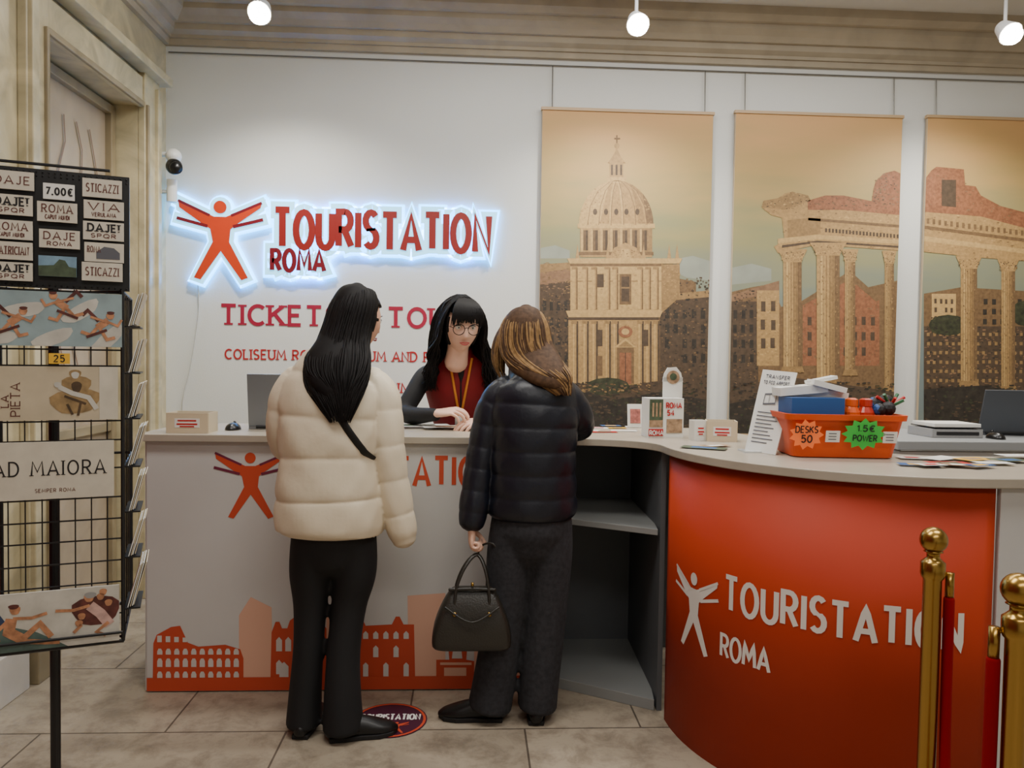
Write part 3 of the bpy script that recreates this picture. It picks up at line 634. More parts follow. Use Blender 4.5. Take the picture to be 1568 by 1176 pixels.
p=onZ(1072,674,ZT); cardbox('ticket_box',Vector((p.x-.01,p.y+.0,ZT)),.055,.05,.085,rad(8),paper)
p=onZ(1018,670,ZT); C0=Vector((p.x,p.y+.05,ZT)); Mx=Matrix.Translation(C0)@Matrix.Rotation(rad(6),4,'Z')
bm=bmesh.new(); add_box(bm,(0,0,.085),(.16,.09,.17),mat=0); add_box(bm,(-.045,-.047,.12),(.06,.003,.09),mat=1); add_box(bm,(-.045,-.047,.06),(.06,.003,.03),mat=3); add_box(bm,(.038,-.047,.05),(.07,.003,.06),mat=3); add_box(bm,(.055,.03,.2),(.09,.006,.12),mat=0)
add_box(bm,(-.045,-.047,.022),(.065,.003,.03),mat=2)
vs_=[bm.verts.new((x,yy,z_)) for yy in (.027,.033) for x,z_ in ((.008,.24),(.102,.24),(.092,.28),(.07,.305),(.03,.302),(.014,.275))]
bm.faces.new(vs_[:6]); bm.faces.new(vs_[6:]); 
for i in range(6): bm.faces.new((vs_[i],vs_[(i+1)%6],vs_[6+(i+1)%6],vs_[6+i]))
cyl(bm,(.055,.0235,.26),(.055,.026,.26),.03,16,mat=3); cyl(bm,(.055,.0215,.262),(.055,.024,.262),.016,12,mat=1)
for k in range(3): add_box(bm,(-.06+k*.016,-.049,.12),(.008,.002,.06),mat=3)
st=frombm(bm,'display_box',[paper,M('photo_green_grey',(70,84,62),.5,var=.4,scale=40),redp,M('photo_sepia',(160,130,100),.5,var=.4,scale=50)]); st.matrix_world=Mx
ar=Art(); LM=lambda a,b_,w: Mx@Vector((a,-.047-w,b_))
text(ar,'ROMA',LM,.0,.128,.068,.022,.005,redp,.002); text(ar,'54',LM,.005,.096,.03,.022,.005,redp,.002); text(ar,'ROMA',LM,-.074,.012,.06,.018,.004,paper,.004)
lo=ar.build('labels'); group('brochure_display_stand',[st,lo])
p=onZ(972,655,ZT); bm=bmesh.new(); add_box(bm,(p.x,p.y,ZT+.06),(.075,.006,.115),Matrix.Rotation(rad(-10),3,'X'),0); add_box(bm,(p.x,p.y-.006,ZT+.058),(.05,.003,.07),Matrix.Rotation(rad(-10),3,'X'),1); add_box(bm,(p.x,p.y+.02,ZT+.002),(.08,.06,.004),mat=0); frombm(bm,'small_flyer_holder',[paper,M('photo_redgrey',(170,100,90),.5,var=.5,scale=50)])
ar=Art(); rr=random.Random(3); cols=[paper,bluep,paper,redp,yelp,paper,M('photo_green_grey',(70,84,62)),M('photo_sepia',(160,130,100))]
for k,(px,py,w_,h_) in enumerate([(915,655,.11,.07),(935,652,.10,.06),(955,660,.12,.06),(925,662,.12,.06),(945,656,.09,.05),(905,660,.08,.06),(1078,687,.17,.08),(1095,684,.12,.06),(1398,703,.10,.07),(1408,714,.13,.06),(1440,704,.15,.08),(1452,712,.14,.07),(1490,706,.13,.07),(1520,712,.12,.06),(1545,708,.12,.08),(1470,716,.1,.06),(1425,716,.09,.05),(1500,717,.1,.05),(1555,702,.12,.07),(640,655,.3,.12),(690,657,.26,.12)]):
    p=onZ(px,py,ZT); a=rr.uniform(-.5,.5); mt=cols[k%8] if k<19 else paper
    cs=[(-w_/2,-h_/2),(w_/2,-h_/2),(w_/2,h_/2),(-w_/2,h_/2)]; z_=ZT+.001+k*.0006
    cc=[Vector((p.x+x*math.cos(a)-y*math.sin(a),max(2.2,p.y+x*math.sin(a)+y*math.cos(a)),z_)) for x,y in cs]
    ar.poly(cc,mt)
    c_=sum(cc,Vector())/4; ar.poly([c_.lerp(v,.55)+Vector((0,0,.0003)) for v in cc],cols[(k+3)%8])
ar.build('leaflets')
bl=onZ(1141,690,ZT); brr=onZ(1188,697,ZT); tl=onY(1169,566,bl.y+.07); tr=onY(1221,571,brr.y+.07)
ar=Art(); 
def IM(a,b_,w):
    q=bl.lerp(brr,a).lerp(tl.lerp(tr,a),b_); n=(brr-bl).cross(tl-bl).normalized(); 
    if n.y>0: n=-n
    return q+n*w
ar.solid([(0,0),(1,0),(1,1),(0,1)],IM,paper,.003,.004); ar.poly([IM(0,0,-.001),IM(1,0,-.001),IM(1,1,-.001),IM(0,1,-.001)],paper)
gy=M('print_grey',(90,90,96),.6)
text(ar,'TRANSFER',IM,.15,.90,.7,.04,.012,gy,.004); text(ar,'TO FCO AIRPORT',IM,.12,.83,.76,.035,.012,gy,.004)
for k in range(9): ar.stroke([(.14,.48-k*.045),(.6+.25*((k*7)%5)/5,.48-k*.045)],.012,IM,gy,.004)
ar.stroke([(.25,.58),(.25,.7),(.6,.72),(.6,.6),(.25,.58)],.02,IM,gy,.004); ar.stroke([(.4,.6),(.4,.7)],.01,IM,gy,.004)
ft=ar.build('printed_sheet'); bm=bmesh.new(); 
fo=(bl+brr)/2; add_box(bm,(fo.x-.02,fo.y+.03,ZT+.003),(.08,.08,.006)); fb=frombm(bm,'acrylic_foot',M('clear_acrylic',(200,205,205),.1)); group('info_sheet_holder',[ft,fb])
c0=onZ(1218,701,ZT); c1=onZ(1374,704,ZT); bw=(c1-c0).length; byaw=math.atan2(c1.y-c0.y,c1.x-c0.x); ctr=(c0+c1)/2+Vector((.005,.11,0)); BM_=Matrix.Translation(ctr)@Matrix.Rotation(byaw,4,'Z')
def basket():
    bm=bmesh.new(); H_=.155; rings=[]
    def rr_(w_,d_,z_,r=.03,n=5):
        o=[]
        for sx,sy,a0 in ((1,1,0),(-1,1,90),(-1,-1,180),(1,-1,270)):
            for k in range(n+1):
                a=rad(a0+90*k/n); o.append((sx*(w_/2-r)+r*math.cos(a),sy*(d_/2-r)+r*math.sin(a),z_))
        return o
    for (w_,d_,z_) in ((bw-.02,.18,.0),(bw,.2,.004),(bw+.05,.24,H_-.02),(bw+.07,.26,H_-.02),(bw+.075,.265,H_),(bw+.05,.24,H_),(bw+.04,.23,H_-.02),(bw-.01,.19,.012)):
        rings.append([bm.verts.new(v) for v in rr_(w_,d_,z_)])
    n=len(rings[0])
    for a,b_ in zip(rings,rings[1:]):
        for i in range(n): bm.faces.new((a[i],a[(i+1)%n],b_[(i+1)%n],b_[i]))
    bm.faces.new(rings[0]); bm.faces.new(rings[-1])
    return frombm(bm,'basket_shell',orgp,False)
bs=basket(); bs.matrix_world=BM_
bm=bmesh.new()
add_box(bm,(-bw*.27,-.03,.16),(.19,.12,.10),Matrix.Rotation(rad(5),3,'Z'),0); add_box(bm,(-.06,.04,.18),(.2,.1,.12),Matrix.Rotation(rad(8),3,'Y'),1); add_box(bm,(-.12,.02,.235),(.17,.1,.03),Matrix.Rotation(rad(-6),3,'Y'),1); add_box(bm,(-.03,.0,.25),(.12,.08,.02),Matrix.Rotation(rad(14),3,'Y'),1); add_box(bm,(-.04,.03,.272),(.1,.06,.012),Matrix.Rotation(rad(-12),3,'Y'),1)
for (x,mt) in ((.045,2),(.095,3)):
    lathe(bm,(x,-.04,.07),[(.022,0),(.030,.01),(.030,.09),(.020,.11),(.022,.112),(.022,.135),(.012,.14)],18,mt)
for (x,y,z_,r) in ((.15,.0,.185,.032),(.17,-.05,.175,.026),(.19,.02,.195,.028),(.14,-.05,.17,.024)): bmesh.ops.create_icosphere(bm,subdivisions=2,radius=r,matrix=Matrix.Translation((x,y,z_)))
for f in bm.faces:
    if f.calc_center_median().x>.132 : f.material_index=4
for k in range(8): 
    a=k*.8; cyl(bm,(.19,-.02,.18),(.19+.05*math.cos(a),-.02+.03*math.sin(a),.215+.01*math.sin(a*2)),.006,6,mat=5 if k%2 else 6)
ct=frombm(bm,'basket_contents',[M('blue_pouch',(36,80,140),.5),paper,M('bottle_orange',(216,90,30),.3),M('bottle_red',(180,50,30),.3),blackp,M('leaf_green',(50,110,70),.5),redp]); ct.matrix_world=BM_
ar=Art(); yf=-.115
def BMp(a,b_,w): return BM_@Vector((a,yf-.012-w-(b_-.02)*.16,b_))
def star(cx,cy,rx,ry,n,mt,w,j=.25):
    pts=[]
    for k in range(2*n):
        r=1 if k%2==0 else 1-j; a=2*math.pi*k/(2*n); pts.append(BMp(cx+rx*r*math.cos(a),cy+ry*r*math.sin(a),w))
    ar.poly(pts,mt)
s_=bw/160
star(-bw/2+.03,.085,.060,.054,11,M('neon_orange_card',(255,128,60),.5,emit=.15,ecol=(255,90,30)),.003); star((1318-1295)*s_,.09,.078,.056,12,greenp,.003)
text(ar,'DESKS',BMp,-bw/2-.008,.092,.075,.022,.004,blackp,.006); text(ar,'50',BMp,-bw/2+.014,.058,.035,.024,.005,blackp,.006)
text(ar,'1.5$',BMp,.025,.10,.055,.02,.004,blackp,.006); text(ar,'POWER',BMp,.014,.066,.08,.02,.004,blackp,.006)
for x in (-.055,.14): 
    ar.solid([(x-.024,.06),(x+.024,.06),(x+.024,.1),(x-.024,.1)],BMp,paper,.003,.003)
    for k in range(3): ar.stroke([(x-.015,.07+k*.01),(x+.012,.07+k*.01)],.003,BMp,gy,.004)
nt_=ar.build('price_notes'); group('orange_basket',[bs,ct,nt_])
q=onY(1446,660,3.5); bm=bmesh.new(); add_box(bm,(q.x,3.50,ZT+.02),(.24,.2,.04),mat=0); add_box(bm,(q.x,3.49,ZT+.055),(.22,.18,.02),mat=1); add_box(bm,(q.x,3.49,ZT+.047),(.23,.19,.004),mat=2); add_box(bm,(q.x,3.398,ZT+.02),(.2,.004,.015),mat=2)
bevel(frombm(bm,'ticket_printer',[M('printer_grey',(150,150,150),.4),paper,blackp]),.003)
# ------------------------------------------------------------------ stanchions + rope
brass=M('polished_brass',(170,136,70),.26,1.0); velvet=M('red_velvet_rope',(140,8,16),.9,spec=.15)
def stanchion(px,y_):
    r=ray(px,1000); x=r.x/r.y*y_; bm=bmesh.new()
    lathe(bm,(x,y_,0),[(.15,0),(.15,.008),(.14,.02),(.08,.035),(.03,.045),(.024,.06),(.0225,.1),(.0225,.86),(.027,.865),(.03,.875),(.03,.905),(.024,.91),(.016,.918),(.016,.93),(.024,.933),(.012,.937)],32)
    lathe(bm,(x,y_,0),[(.006,.932)]+[(max(.034*math.cos(rad(a)),.002),.963+.034*math.sin(rad(a))) for a in range(-75,91,15)],28)
    return frombm(bm,'post',brass,True),Vector((x,y_,.89))
s1_,t1=stanchion(1424,1.93); s2_,t2=stanchion(1557,1.5)
h1=t1+Vector((.040,-.01,-.03)); h2=t2+Vector((-.035,.02,-.03))
bm=bmesh.new()
for h,t in ((h1,t1),(h2,t2)):
    cyl(bm,t+Vector((0,0,-.005)),h+Vector((0,0,.01)),.006,8); cyl(bm,h+Vector((0,0,.02)),h+Vector((0,0,-.05)),.011,14)
hk=frombm(bm,'hooks',brass,True)
pts=[]
for k in range(13):
    t=k/12; q=(h1+Vector((0,0,-.05))).lerp(h2+Vector((0,0,-.05)),.5-.5*math.cos(math.pi*t)); sag=.62*(1-(2*t-1)**4); pts.append((q.x,q.y,q.z-sag,.0135,.0135))
bm=bmesh.new(); tube(bm,pts,side=(0,1,0),sub=4,n=14); rp=frombm(bm,'rope',velvet,True)
group('rope_barrier',[s1_,s2_,hk,rp])
c=onZ(597,1103,0); ar=Art(); ZMp=lambda a,b_,w: Vector((c.x+a,c.y+b_,.002+w))
ar.poly([ZMp(.145*math.cos(rad(k*12)),.145*math.sin(rad(k*12)),0) for k in range(30)],M('decal_purple',(64,22,46),.4))
ar.stroke(arc(0,0,.135,.135,0,360,30),.01,ZMp,corg,.001); text(ar,'TOURISTATION',ZMp,-.115,.0,.23,.045,.008,paper,.001,gap=.3); man(ar,ZMp,.03,-.11,.09,corg,corg,.001)
ar.build('floor_decal')
# ------------------------------------------------------------------ postcard rack
ra=rad(20); e_=Vector((math.cos(ra),math.sin(ra),0)); nn=Vector((math.sin(ra),-math.cos(ra),0))
r=ray(196,600); P0=CAM+r*(2.1/ (r.dot(F))); P0.z=0
RM=Matrix(((e_.x,-nn.x,0,P0.x),(e_.y,-nn.y,0,P0.y),(0,0,1,0),(0,0,0,1)))
RI=RM.inverted()
def rl_(px,py): return RI@onP(px,py,P0,nn)
def rrect(x0,y0,x1,y1):
    cx_,cy_=(x0+x1)/2,(y0+y1)/2; return rl_(x0,cy_).x,rl_(cx_,y1).z,rl_(x1,cy_).x,rl_(cx_,y0).z
RP=lambda a,b_,w: RM@Vector((a,-w,b_))
blk=M('rack_black_metal',(18,18,19),.45); lt=M('sign_stone_card',(206,198,180),.6,var=.08,scale=20); lt2=M('sign_beige_card',(196,182,154),.6,var=.1,scale=14)
items=[];ar=Art()
L=rl_(-45,600).x
u0,v0,u1,v1=rrect(0,262,198,442); u0=L
items.append((((u0+u1)/2,.01,(v0+v1)/2),(u1-u0,.012,v1-v0),0))
def card(x0,y0,x1,y1,mt,w=.012,th=.006):
    a,b_,c_,d_=rrect(x0,y0,x1,y1); ar.solid([(a,b_),(c_,b_),(c_,d_),(a,d_)],RP,mt,w,th); ar.poly([RP(a,b_,w-th),RP(c_,b_,w-th),RP(c_,d_,w-th),RP(a,d_,w-th)],mt); return a,b_,c_,d_
def lab(rc,s,fx0,fx1,fy0,fy1,mt=blackp,sw=.0035,serif=True,w=.0125):
    a,b_,c_,d_=rc; W_=c_-a;H_=d_-b_; text(ar,s,RP,a+W_*fx0,b_+H_*fy0,W_*(fx1-fx0),H_*(fy1-fy0),sw,mt,w,serif=serif,gap=.34)
dkr=M('print_maroon',(90,40,36),.6)
for (x0,y0,x1,y1,s,ss,bold) in [(-14,263,53,291,'DAJE','',0),(-14,299,51,330,'DAJE!','SPQR',1),(-14,338,51,367,'ROMA','CAPUT MUNDI',0),(-14,371,51,398,'MATRICIAN','',0),(-14,402,51,430,'DAJE!','SPQR',1),
   (67,283,115,307,'7,00$','',1),(58,311,119,341,'ROMA','CAPUT MUNDI',0),(61,353,123,381,'DAJE','ROMA',0),(127,276,187,304,'STICAZZI','',0),(129,309,190,337,'VIA','VERULANA',0),(128,341,190,369,'DAJE!','SPQR',1),(130,373,190,402,'ROMA','',0),(126,403,188,431,'STICAZZI','',0)]:
    rc=card(x0,y0,x1,y1,paper if '7' in s else lt)
    if ss: lab(rc,s,.12,.88,.48,.86,dkr if not bold else blackp,.0045 if bold else .0026); lab(rc,ss,.2,.8,.14,.34,dkr,.002,False)
    elif s=='ROMA': lab(rc,s,.08,.4,.5,.8,dkr,.002); 
    else: lab(rc,s,.1,.9,.3,.72,dkr if not bold else blackp,.0042 if bold else .0026,not bold)
    if s=='ROMA' and not ss:
        a,b_,c_,d_=rc; ar.poly([RP(a+(c_-a)*fx,b_+(d_-b_)*fy,.0125) for fx,fy in ((.3,.15),(.9,.15),(.9,.5),(.75,.75),(.5,.8),(.3,.5))],M('print_grey',(90,90,96)))
rc=card(60,393,118,424,M('photo_blue_sky',(120,150,170),.5,var=.2,scale=30)); a,b_,c_,d_=rc
ar.poly([RP(a+(c_-a)*fx,b_+(d_-b_)*fy,.0125) for fx,fy in ((0,0),(1,0),(1,.45),(.8,.5),(.7,.8),(.55,.85),(.4,.55),(0,.5))],M('photo_green_grey',(70,84,62)))
bluesky=M('fresco_blue',(140,158,160),.5,var=.2,scale=14); flesh=M('fresco_flesh',(180,126,90),.5,var=.35,scale=60); fl2=M('fresco_dark',(88,44,38),.5,var=.5,scale=50); flc=M('fresco_cloud',(196,192,180),.5,var=.15,scale=20)
def blob(rc,fx,fy,rx,ry,mt,w,ang=0):
    a,b_,c_,d_=rc; W_=c_-a;H_=d_-b_; pts=[]
    for k in range(14):
        t=2*math.pi*k/14; x=rx*math.cos(t)*(1+.12*math.sin(3*t)); y=ry*math.sin(t)*(1+.1*math.cos(2*t)); px_=a+W_*fx+x*math.cos(ang)-y*math.sin(ang); py_=b_+H_*fy+x*math.sin(ang)+y*math.cos(ang)
        pts.append(RP(min(max(px_,a),c_),min(max(py_,b_),d_),w))
    ar.poly(pts,mt)
def limb(rc,p,wd,mt,w):
    a,b_,c_,d_=rc; W_=c_-a;H_=d_-b_; ar.stroke([(a+W_*x,b_+H_*y) for x,y in p],wd,RP,mt,w)
rc=card(-30,447,187,530,bluesky); 
for k in range(5): blob(rc,.1+k*.2,.15+.5*(k%2),.05,.02,flc,.01225,.2*k)
for i,(fx,fy) in enumerate(((.22,.42),(.58,.72),(.84,.38))):
    sx=1 if i!=1 else -1
    limb(rc,[(fx-.02*sx,fy-.02),(fx+.06*sx,fy+.12)],.018,flesh,.0126); blob(rc,fx+.075*sx,fy+.2,.0095,.0095,flesh,.0128); blob(rc,fx+.078*sx,fy+.26,.009,.005,fl2,.013)
    limb(rc,[(fx-.02*sx,fy-.02),(fx-.07*sx,fy-.16),(fx-.14*sx,fy-.1)],.0085,flesh,.0129); limb(rc,[(fx,fy-.04),(fx+.05*sx,fy-.24),(fx+.11*sx,fy-.2)],.008,flesh,.01295)
    limb(rc,[(fx+.05*sx,fy+.1),(fx+.13*sx,fy+.02),(fx+.16*sx,fy+.14)],.006,flesh,.0130); limb(rc,[(fx+.04*sx,fy+.1),(fx-.07*sx,fy+.18)],.006,flesh,.0131)
    limb(rc,[(fx-.01*sx,fy+.1),(fx-.09*sx,fy+.3),(fx-.13*sx,fy+.2)],.009,fl2,.01265); limb(rc,[(fx-.1*sx,fy-.2),(fx+.05*sx,fy-.06)],.007,fl2,.0132)
rc=card(76,541,108,557,yelp,.016); lab(rc,'25',.25,.75,.2,.8,blackp,.003,False,.0165)
rc=card(-30,561,181,643,lt2); stn=M('pieta_marble',(150,124,84),.5,var=.35,scale=40); std=M('pieta_shadow',(80,62,42),.5,var=.3,scale=40)
blob(rc,.68,.35,.058,.036,stn,.0125,.1); blob(rc,.69,.66,.034,.026,stn,.0126); blob(rc,.68,.86,.014,.013,stn,.0127); blob(rc,.68,.84,.009,.010,flc,.01275); limb(rc,[(.56,.62),(.66,.5),(.78,.42),(.84,.2)],.012,flc,.0130); blob(rc,.55,.66,.008,.008,flc,.0131); limb(rc,[(.62,.3),(.66,.1)],.006,std,.0131); limb(rc,[(.72,.32),(.7,.08)],.006,std,.0131); limb(rc,[(.6,.45),(.76,.3)],.006,std,.0129); blob(rc,.69,.62,.012,.016,std,.0128)
a,b_,c_,d_=rc; RPv=lambda x,y,w: RP(a+(c_-a)*.28-y,b_+.012+x,w)
text(ar,'PIETA',RPv,0,0,.085,.02,.0025,dkr,.0127,serif=True); RPv2=lambda x,y,w: RP(a+(c_-a)*.20-y,b_+.035+x,w); text(ar,'LA',RPv2,0,0,.03,.016,.0025,dkr,.0127,serif=True)
ar.poly([RP(a+(c_-a)*fx,b_+(d_-b_)*fy,.0126) for fx,fy in ((.86,0),(1,0),(1,1),(.86,1))],lt)
rc=card(-30,676,175,763,lt); lab(rc,'AD MAIORA',.10,.93,.42,.66,blackp,.0042,True); lab(rc,'SEMPER ROMA',.4,.7,.12,.18,dkr,.0015,False)
rc=card(-30,903,183,990,flc)
a,b_,c_,d_=rc; ar.poly([RP(a+(c_-a)*fx,b_+(d_-b_)*fy,.01225) for fx,fy in ((0,0),(.62,0),(.4,.3),(.2,.45),(0,.5))],M('fresco_green',(84,104,96),.5,var=.25,scale=30)); ar.poly([RP(a+(c_-a)*fx,b_+(d_-b_)*fy,.01225) for fx,fy in ((0,.5),(.2,.45),(.1,.8),(0,.9))],M('fresco_deep_blue',(50,66,96),.5,var=.2,scale=30))
limb(rc,[(.22,.58),(.2,.35),(.3,.2)],.026,flesh,.0126); blob(rc,.245,.72,.012,.013,flesh,.0127); blob(rc,.235,.78,.012,.007,fl2,.0128); limb(rc,[(.23,.58),(.36,.56),(.47,.62)],.008,flesh,.0129); limb(rc,[(.2,.55),(.1,.35),(.13,.2)],.010,flesh,.0129); limb(rc,[(.3,.22),(.42,.45),(.5,.2)],.015,flesh,.0130); limb(rc,[(.28,.18),(.45,.12),(.56,.1)],.013,flesh,.0131)
blob(rc,.83,.58,.058,.044,fl2,.0126); limb(rc,[(.78,.68),(.86,.52),(.93,.3)],.026,M('fresco_pink',(196,160,150),.5,var=.2,scale=50),.0129); limb(rc,[(.78,.68),(.66,.62),(.53,.64)],.008,flesh,.0130); blob(rc,.775,.82,.012,.013,flesh,.0130); blob(rc,.785,.86,.014,.009,M('print_grey2',(150,148,144)),.0131); limb(rc,[(.92,.35),(.83,.2),(.9,.12)],.009,flesh,.0132)
for (fx,fy) in ((.86,.82),(.92,.7),(.72,.5),(.88,.9),(.7,.38)): blob(rc,fx,fy,.009,.010,flesh,.0132)
limb(rc,[(.72,.35),(.66,.22)],.008,flesh,.0132)
gr=ar.build('souvenir_cards')
bm=bmesh.new()
uR=rl_(188,700).x; 
def ub(u,z0,z1,w=0,r_=.0035): cyl(bm,RM@Vector((u,w,z0)),RM@Vector((u,w,z1)),r_,6)
def hb(z,u0_,u1_,w=0,r_=.003): cyl(bm,RM@Vector((u0_,w,z)),RM@Vector((u1_,w,z)),r_,6)
zb=rl_(90,992).z; zt=rl_(90,442).z; W_=uR-L; ztp=rl_(90,256).z
ub(uR,zb,zt,0,.005); ub(L,zb,zt,0,.005)
for k in range(1,9): ub(L+W_*k/9,zb,zt,.012,.0017)
for y in (445,535,560,646,676,720,766,800,832,866,900,950): hb(rl_(90,y).z,L,uR,.012,.0022)
hb(zb,L,uR,0,.005); hb(ztp+.005,L+.05,uR-.03,.01,.004); hb(zb-.012,L,uR,.03,.004); hb(zb+.03,L,uR,-.02,.004)
for z in (zb,zt,(zb+zt)/2): 
    for u in (L,uR): cyl(bm,RM@Vector((u,0,z)),RM@Vector((u,W_,z)),.004,6)
    cyl(bm,RM@Vector((L,W_,z)),RM@Vector((uR,W_,z)),.004,6)
for u in (L,uR): ub(u,zb,zt,W_,.005)
for k in range(1,5): 
    cyl(bm,RM@Vector((uR,W_*k/5,zb)),RM@Vector((uR,W_*k/5,zt)),.002,6)
wf=frombm(bm,'wire_frame',blk)
bm=bmesh.new(); r=ray(84,900)
pc=Vector((r.x/r.y*2.27,2.27,0))
cyl(bm,(pc.x,pc.y,.02),(pc.x,pc.y,ztp-.02),.0135,12)
for k in range(4): 
    a=ra+k*math.pi/2+.3; cyl(bm,(pc.x,pc.y,.02),(pc.x+.28*math.cos(a),pc.y+.28*math.sin(a),.014),.013,8)
for z in (zb+.01,zt):
    for (u,wv) in ((L,0),(uR,0),(L,W_),(uR,W_)): cyl(bm,(pc.x,pc.y,z),RM@Vector((u,wv,z)),.004,6)
for u in (L+.08,uR-.08): cyl(bm,(pc.x,pc.y,ztp-.03),RM@Vector((u,0.01,ztp-.03)),.004,6)
po=frombm(bm,'center_post',blk)
bm=bmesh.new()
for it in items: add_box(bm,Vector(it[0]),it[1])
for k in range(26):
    uu=u0+(u1-u0)*(k+.5)/26
    for zz in (v1-.008,v1-.018,v0+.006): bmesh.ops.create_icosphere(bm,subdivisions=1,radius=.0025,matrix=Matrix.Translation((uu,.003,zz)))
bd=frombm(bm,'display_board',blk); bd.matrix_world=RM
bm=bmesh.new(); rr=random.Random(5)
for (y0,y1) in ((448,500),(520,572),(588,642),(655,716),(731,786),(800,856),(868,935)):
    za=rl_(200,y1).z; zb_=rl_(200,y0).z
    for k in range(4):
        Rt=Matrix.Rotation(rad(15+rr.uniform(-1,1)),3,'Y'); add_box(bm,(uR+.026+k*.005,.10,(za+zb_)/2+k*.002),(.0025,.15,(zb_-za)),Rt,k%2)
    add_box(bm,(uR+.022,.10,za),(.04,.16,.004),None,2)
sc=frombm(bm,'side_postcards',[paper,lt2,blk]); sc.matrix_world=RM
group('souvenir_card_rack',[gr,wf,po,bd,sc])
# ------------------------------------------------------------------ people
skin=M('skin',(216,166,138),.5,var=.05,scale=30); skin2=M('skin_pale',(228,184,160),.5,var=.04,scale=30); lipm=M('lips',(176,70,68),.4); eyew=M('eye_white',(225,222,215),.2); eyeb=M('eye_brown',(30,18,12),.15)
def headmesh(Mx,sk,parts):
    bm=bmesh.new(); bmesh.ops.create_uvsphere(bm,u_segments=72,v_segments=60,radius=1)
    for v in bm.verts:
        x,y,z=v.co; t=max(0,-z)
        px_=x*.074*(1-.38*t**1.6); py_=y*(.092 if y>0 else .088); pz=z*.116
        if y>0: py_*=1-.45*t**1.3
        else: py_*=1-.12*t**2
        if y<-.2:
            f_=lambda c,s,v_: math.exp(-((v_-c)/s)**2)
            pr=0
            if pz<.022: 
                tt=min(1,(.022-pz)/.05); pr=tt**1.2 if pz>-.03 else max(0,1-(-.03-pz)/.010)
            py_-=.019*pr*f_(0,.010+.004*max(0,min(1,(.02-pz)/.05)),px_)
            py_+=.008*(f_(.030,.014,px_)+f_(-.030,.014,px_))*f_(.008,.012,pz)
            py_-=.004*f_(0,.045,px_)*f_(.03,.010,pz)
            py_-=.005*f_(0,.02,px_)*f_(-.056,.010,pz); py_+=.002*f_(0,.02,px_)*f_(-.0565,.0022,pz)
            py_-=.006*f_(0,.022,px_)*f_(-.092,.014,pz); py_-=.003*(f_(.04,.02,px_)+f_(-.04,.02,px_))*f_(-.02,.02,pz)
        v.co=(px_,py_,pz)
    tube(bm,[(0,.012,-.06,.046,.05),(0,.018,-.11,.045,.047),(0,.03,-.17,.05,.05)],n=20)
    for s in (-1,1):
        tube(bm,[(s*.071,.008,-.028,.006,.012),(s*.077,.012,-.005,.007,.017),(s*.078,.016,.016,.006,.014)],side=(1,0,0),n=10,sub=3)
    h=frombm(bm,'head',sk,True); h.matrix_world=Mx; parts.append(h)
    bm=bmesh.new()
    for s in (-1,1):
        bmesh.ops.create_uvsphere(bm,u_segments=16,v_segments=12,radius=.0118,matrix=Matrix.Translation((s*.030,-.0700,.008)))
    nW=len(bm.faces)
    for s in (-1,1): bmesh.ops.create_uvsphere(bm,u_segments=14,v_segments=10,radius=.0062,matrix=Matrix.Translation((s*.030,-.0772,.0075))@Matrix.Diagonal((1,.75,1,1)))
    for i,f in enumerate(bm.faces): f.material_index=0 if i<nW else 1
    for s in (-1,1):
        tube(bm,[(s*.018,-.0785,.011,.0008),(s*.024,-.082,.0165,.0014),(s*.033,-.0815,.0168,.0016),(s*.043,-.075,.012,.001)],n=6,sub=3,mat=1)
        tube(bm,[(s*.016,-.087,.028,.0012,.002),(s*.028,-.0865,.033,.0014,.0026),(s*.044,-.077,.029,.0008,.001)],n=6,sub=3,mat=1)
    tube(bm,[(-.021,-.0795,-.056,.0008,.001),(-.010,-.088,-.0535,.0016,.0026),(0,-.0898,-.0545,.0018,.0024),(.010,-.088,-.0535,.0016,.0026),(.021,-.0795,-.056,.0008,.001)],side=(0,1,0),n=8,sub=3,mat=2)
    tube(bm,[(-.020,-.0795,-.057,.0008,.001),(-.009,-.0875,-.061,.0018,.003),(0,-.0888,-.062,.002,.0034),(.009,-.0875,-.061,.0018,.003),(.020,-.0795,-.057,.0008,.001)],side=(0,1,0),n=8,sub=3,mat=2)
    e=frombm(bm,'facial_features',[eyew,eyeb,lipm],True); e.matrix_world=Mx; parts.append(e)
def frame(o,fwd,up):
    y=Vector(fwd).normalized(); z=Vector(up); z=(z-y*z.dot(y)).normalized(); x=y.cross(z)
    return Matrix(((x.x,y.x,z.x,o[0]),(x.y,y.y,z.y,o[1]),(x.z,y.z,z.z,o[2]),(0,0,0,1)))
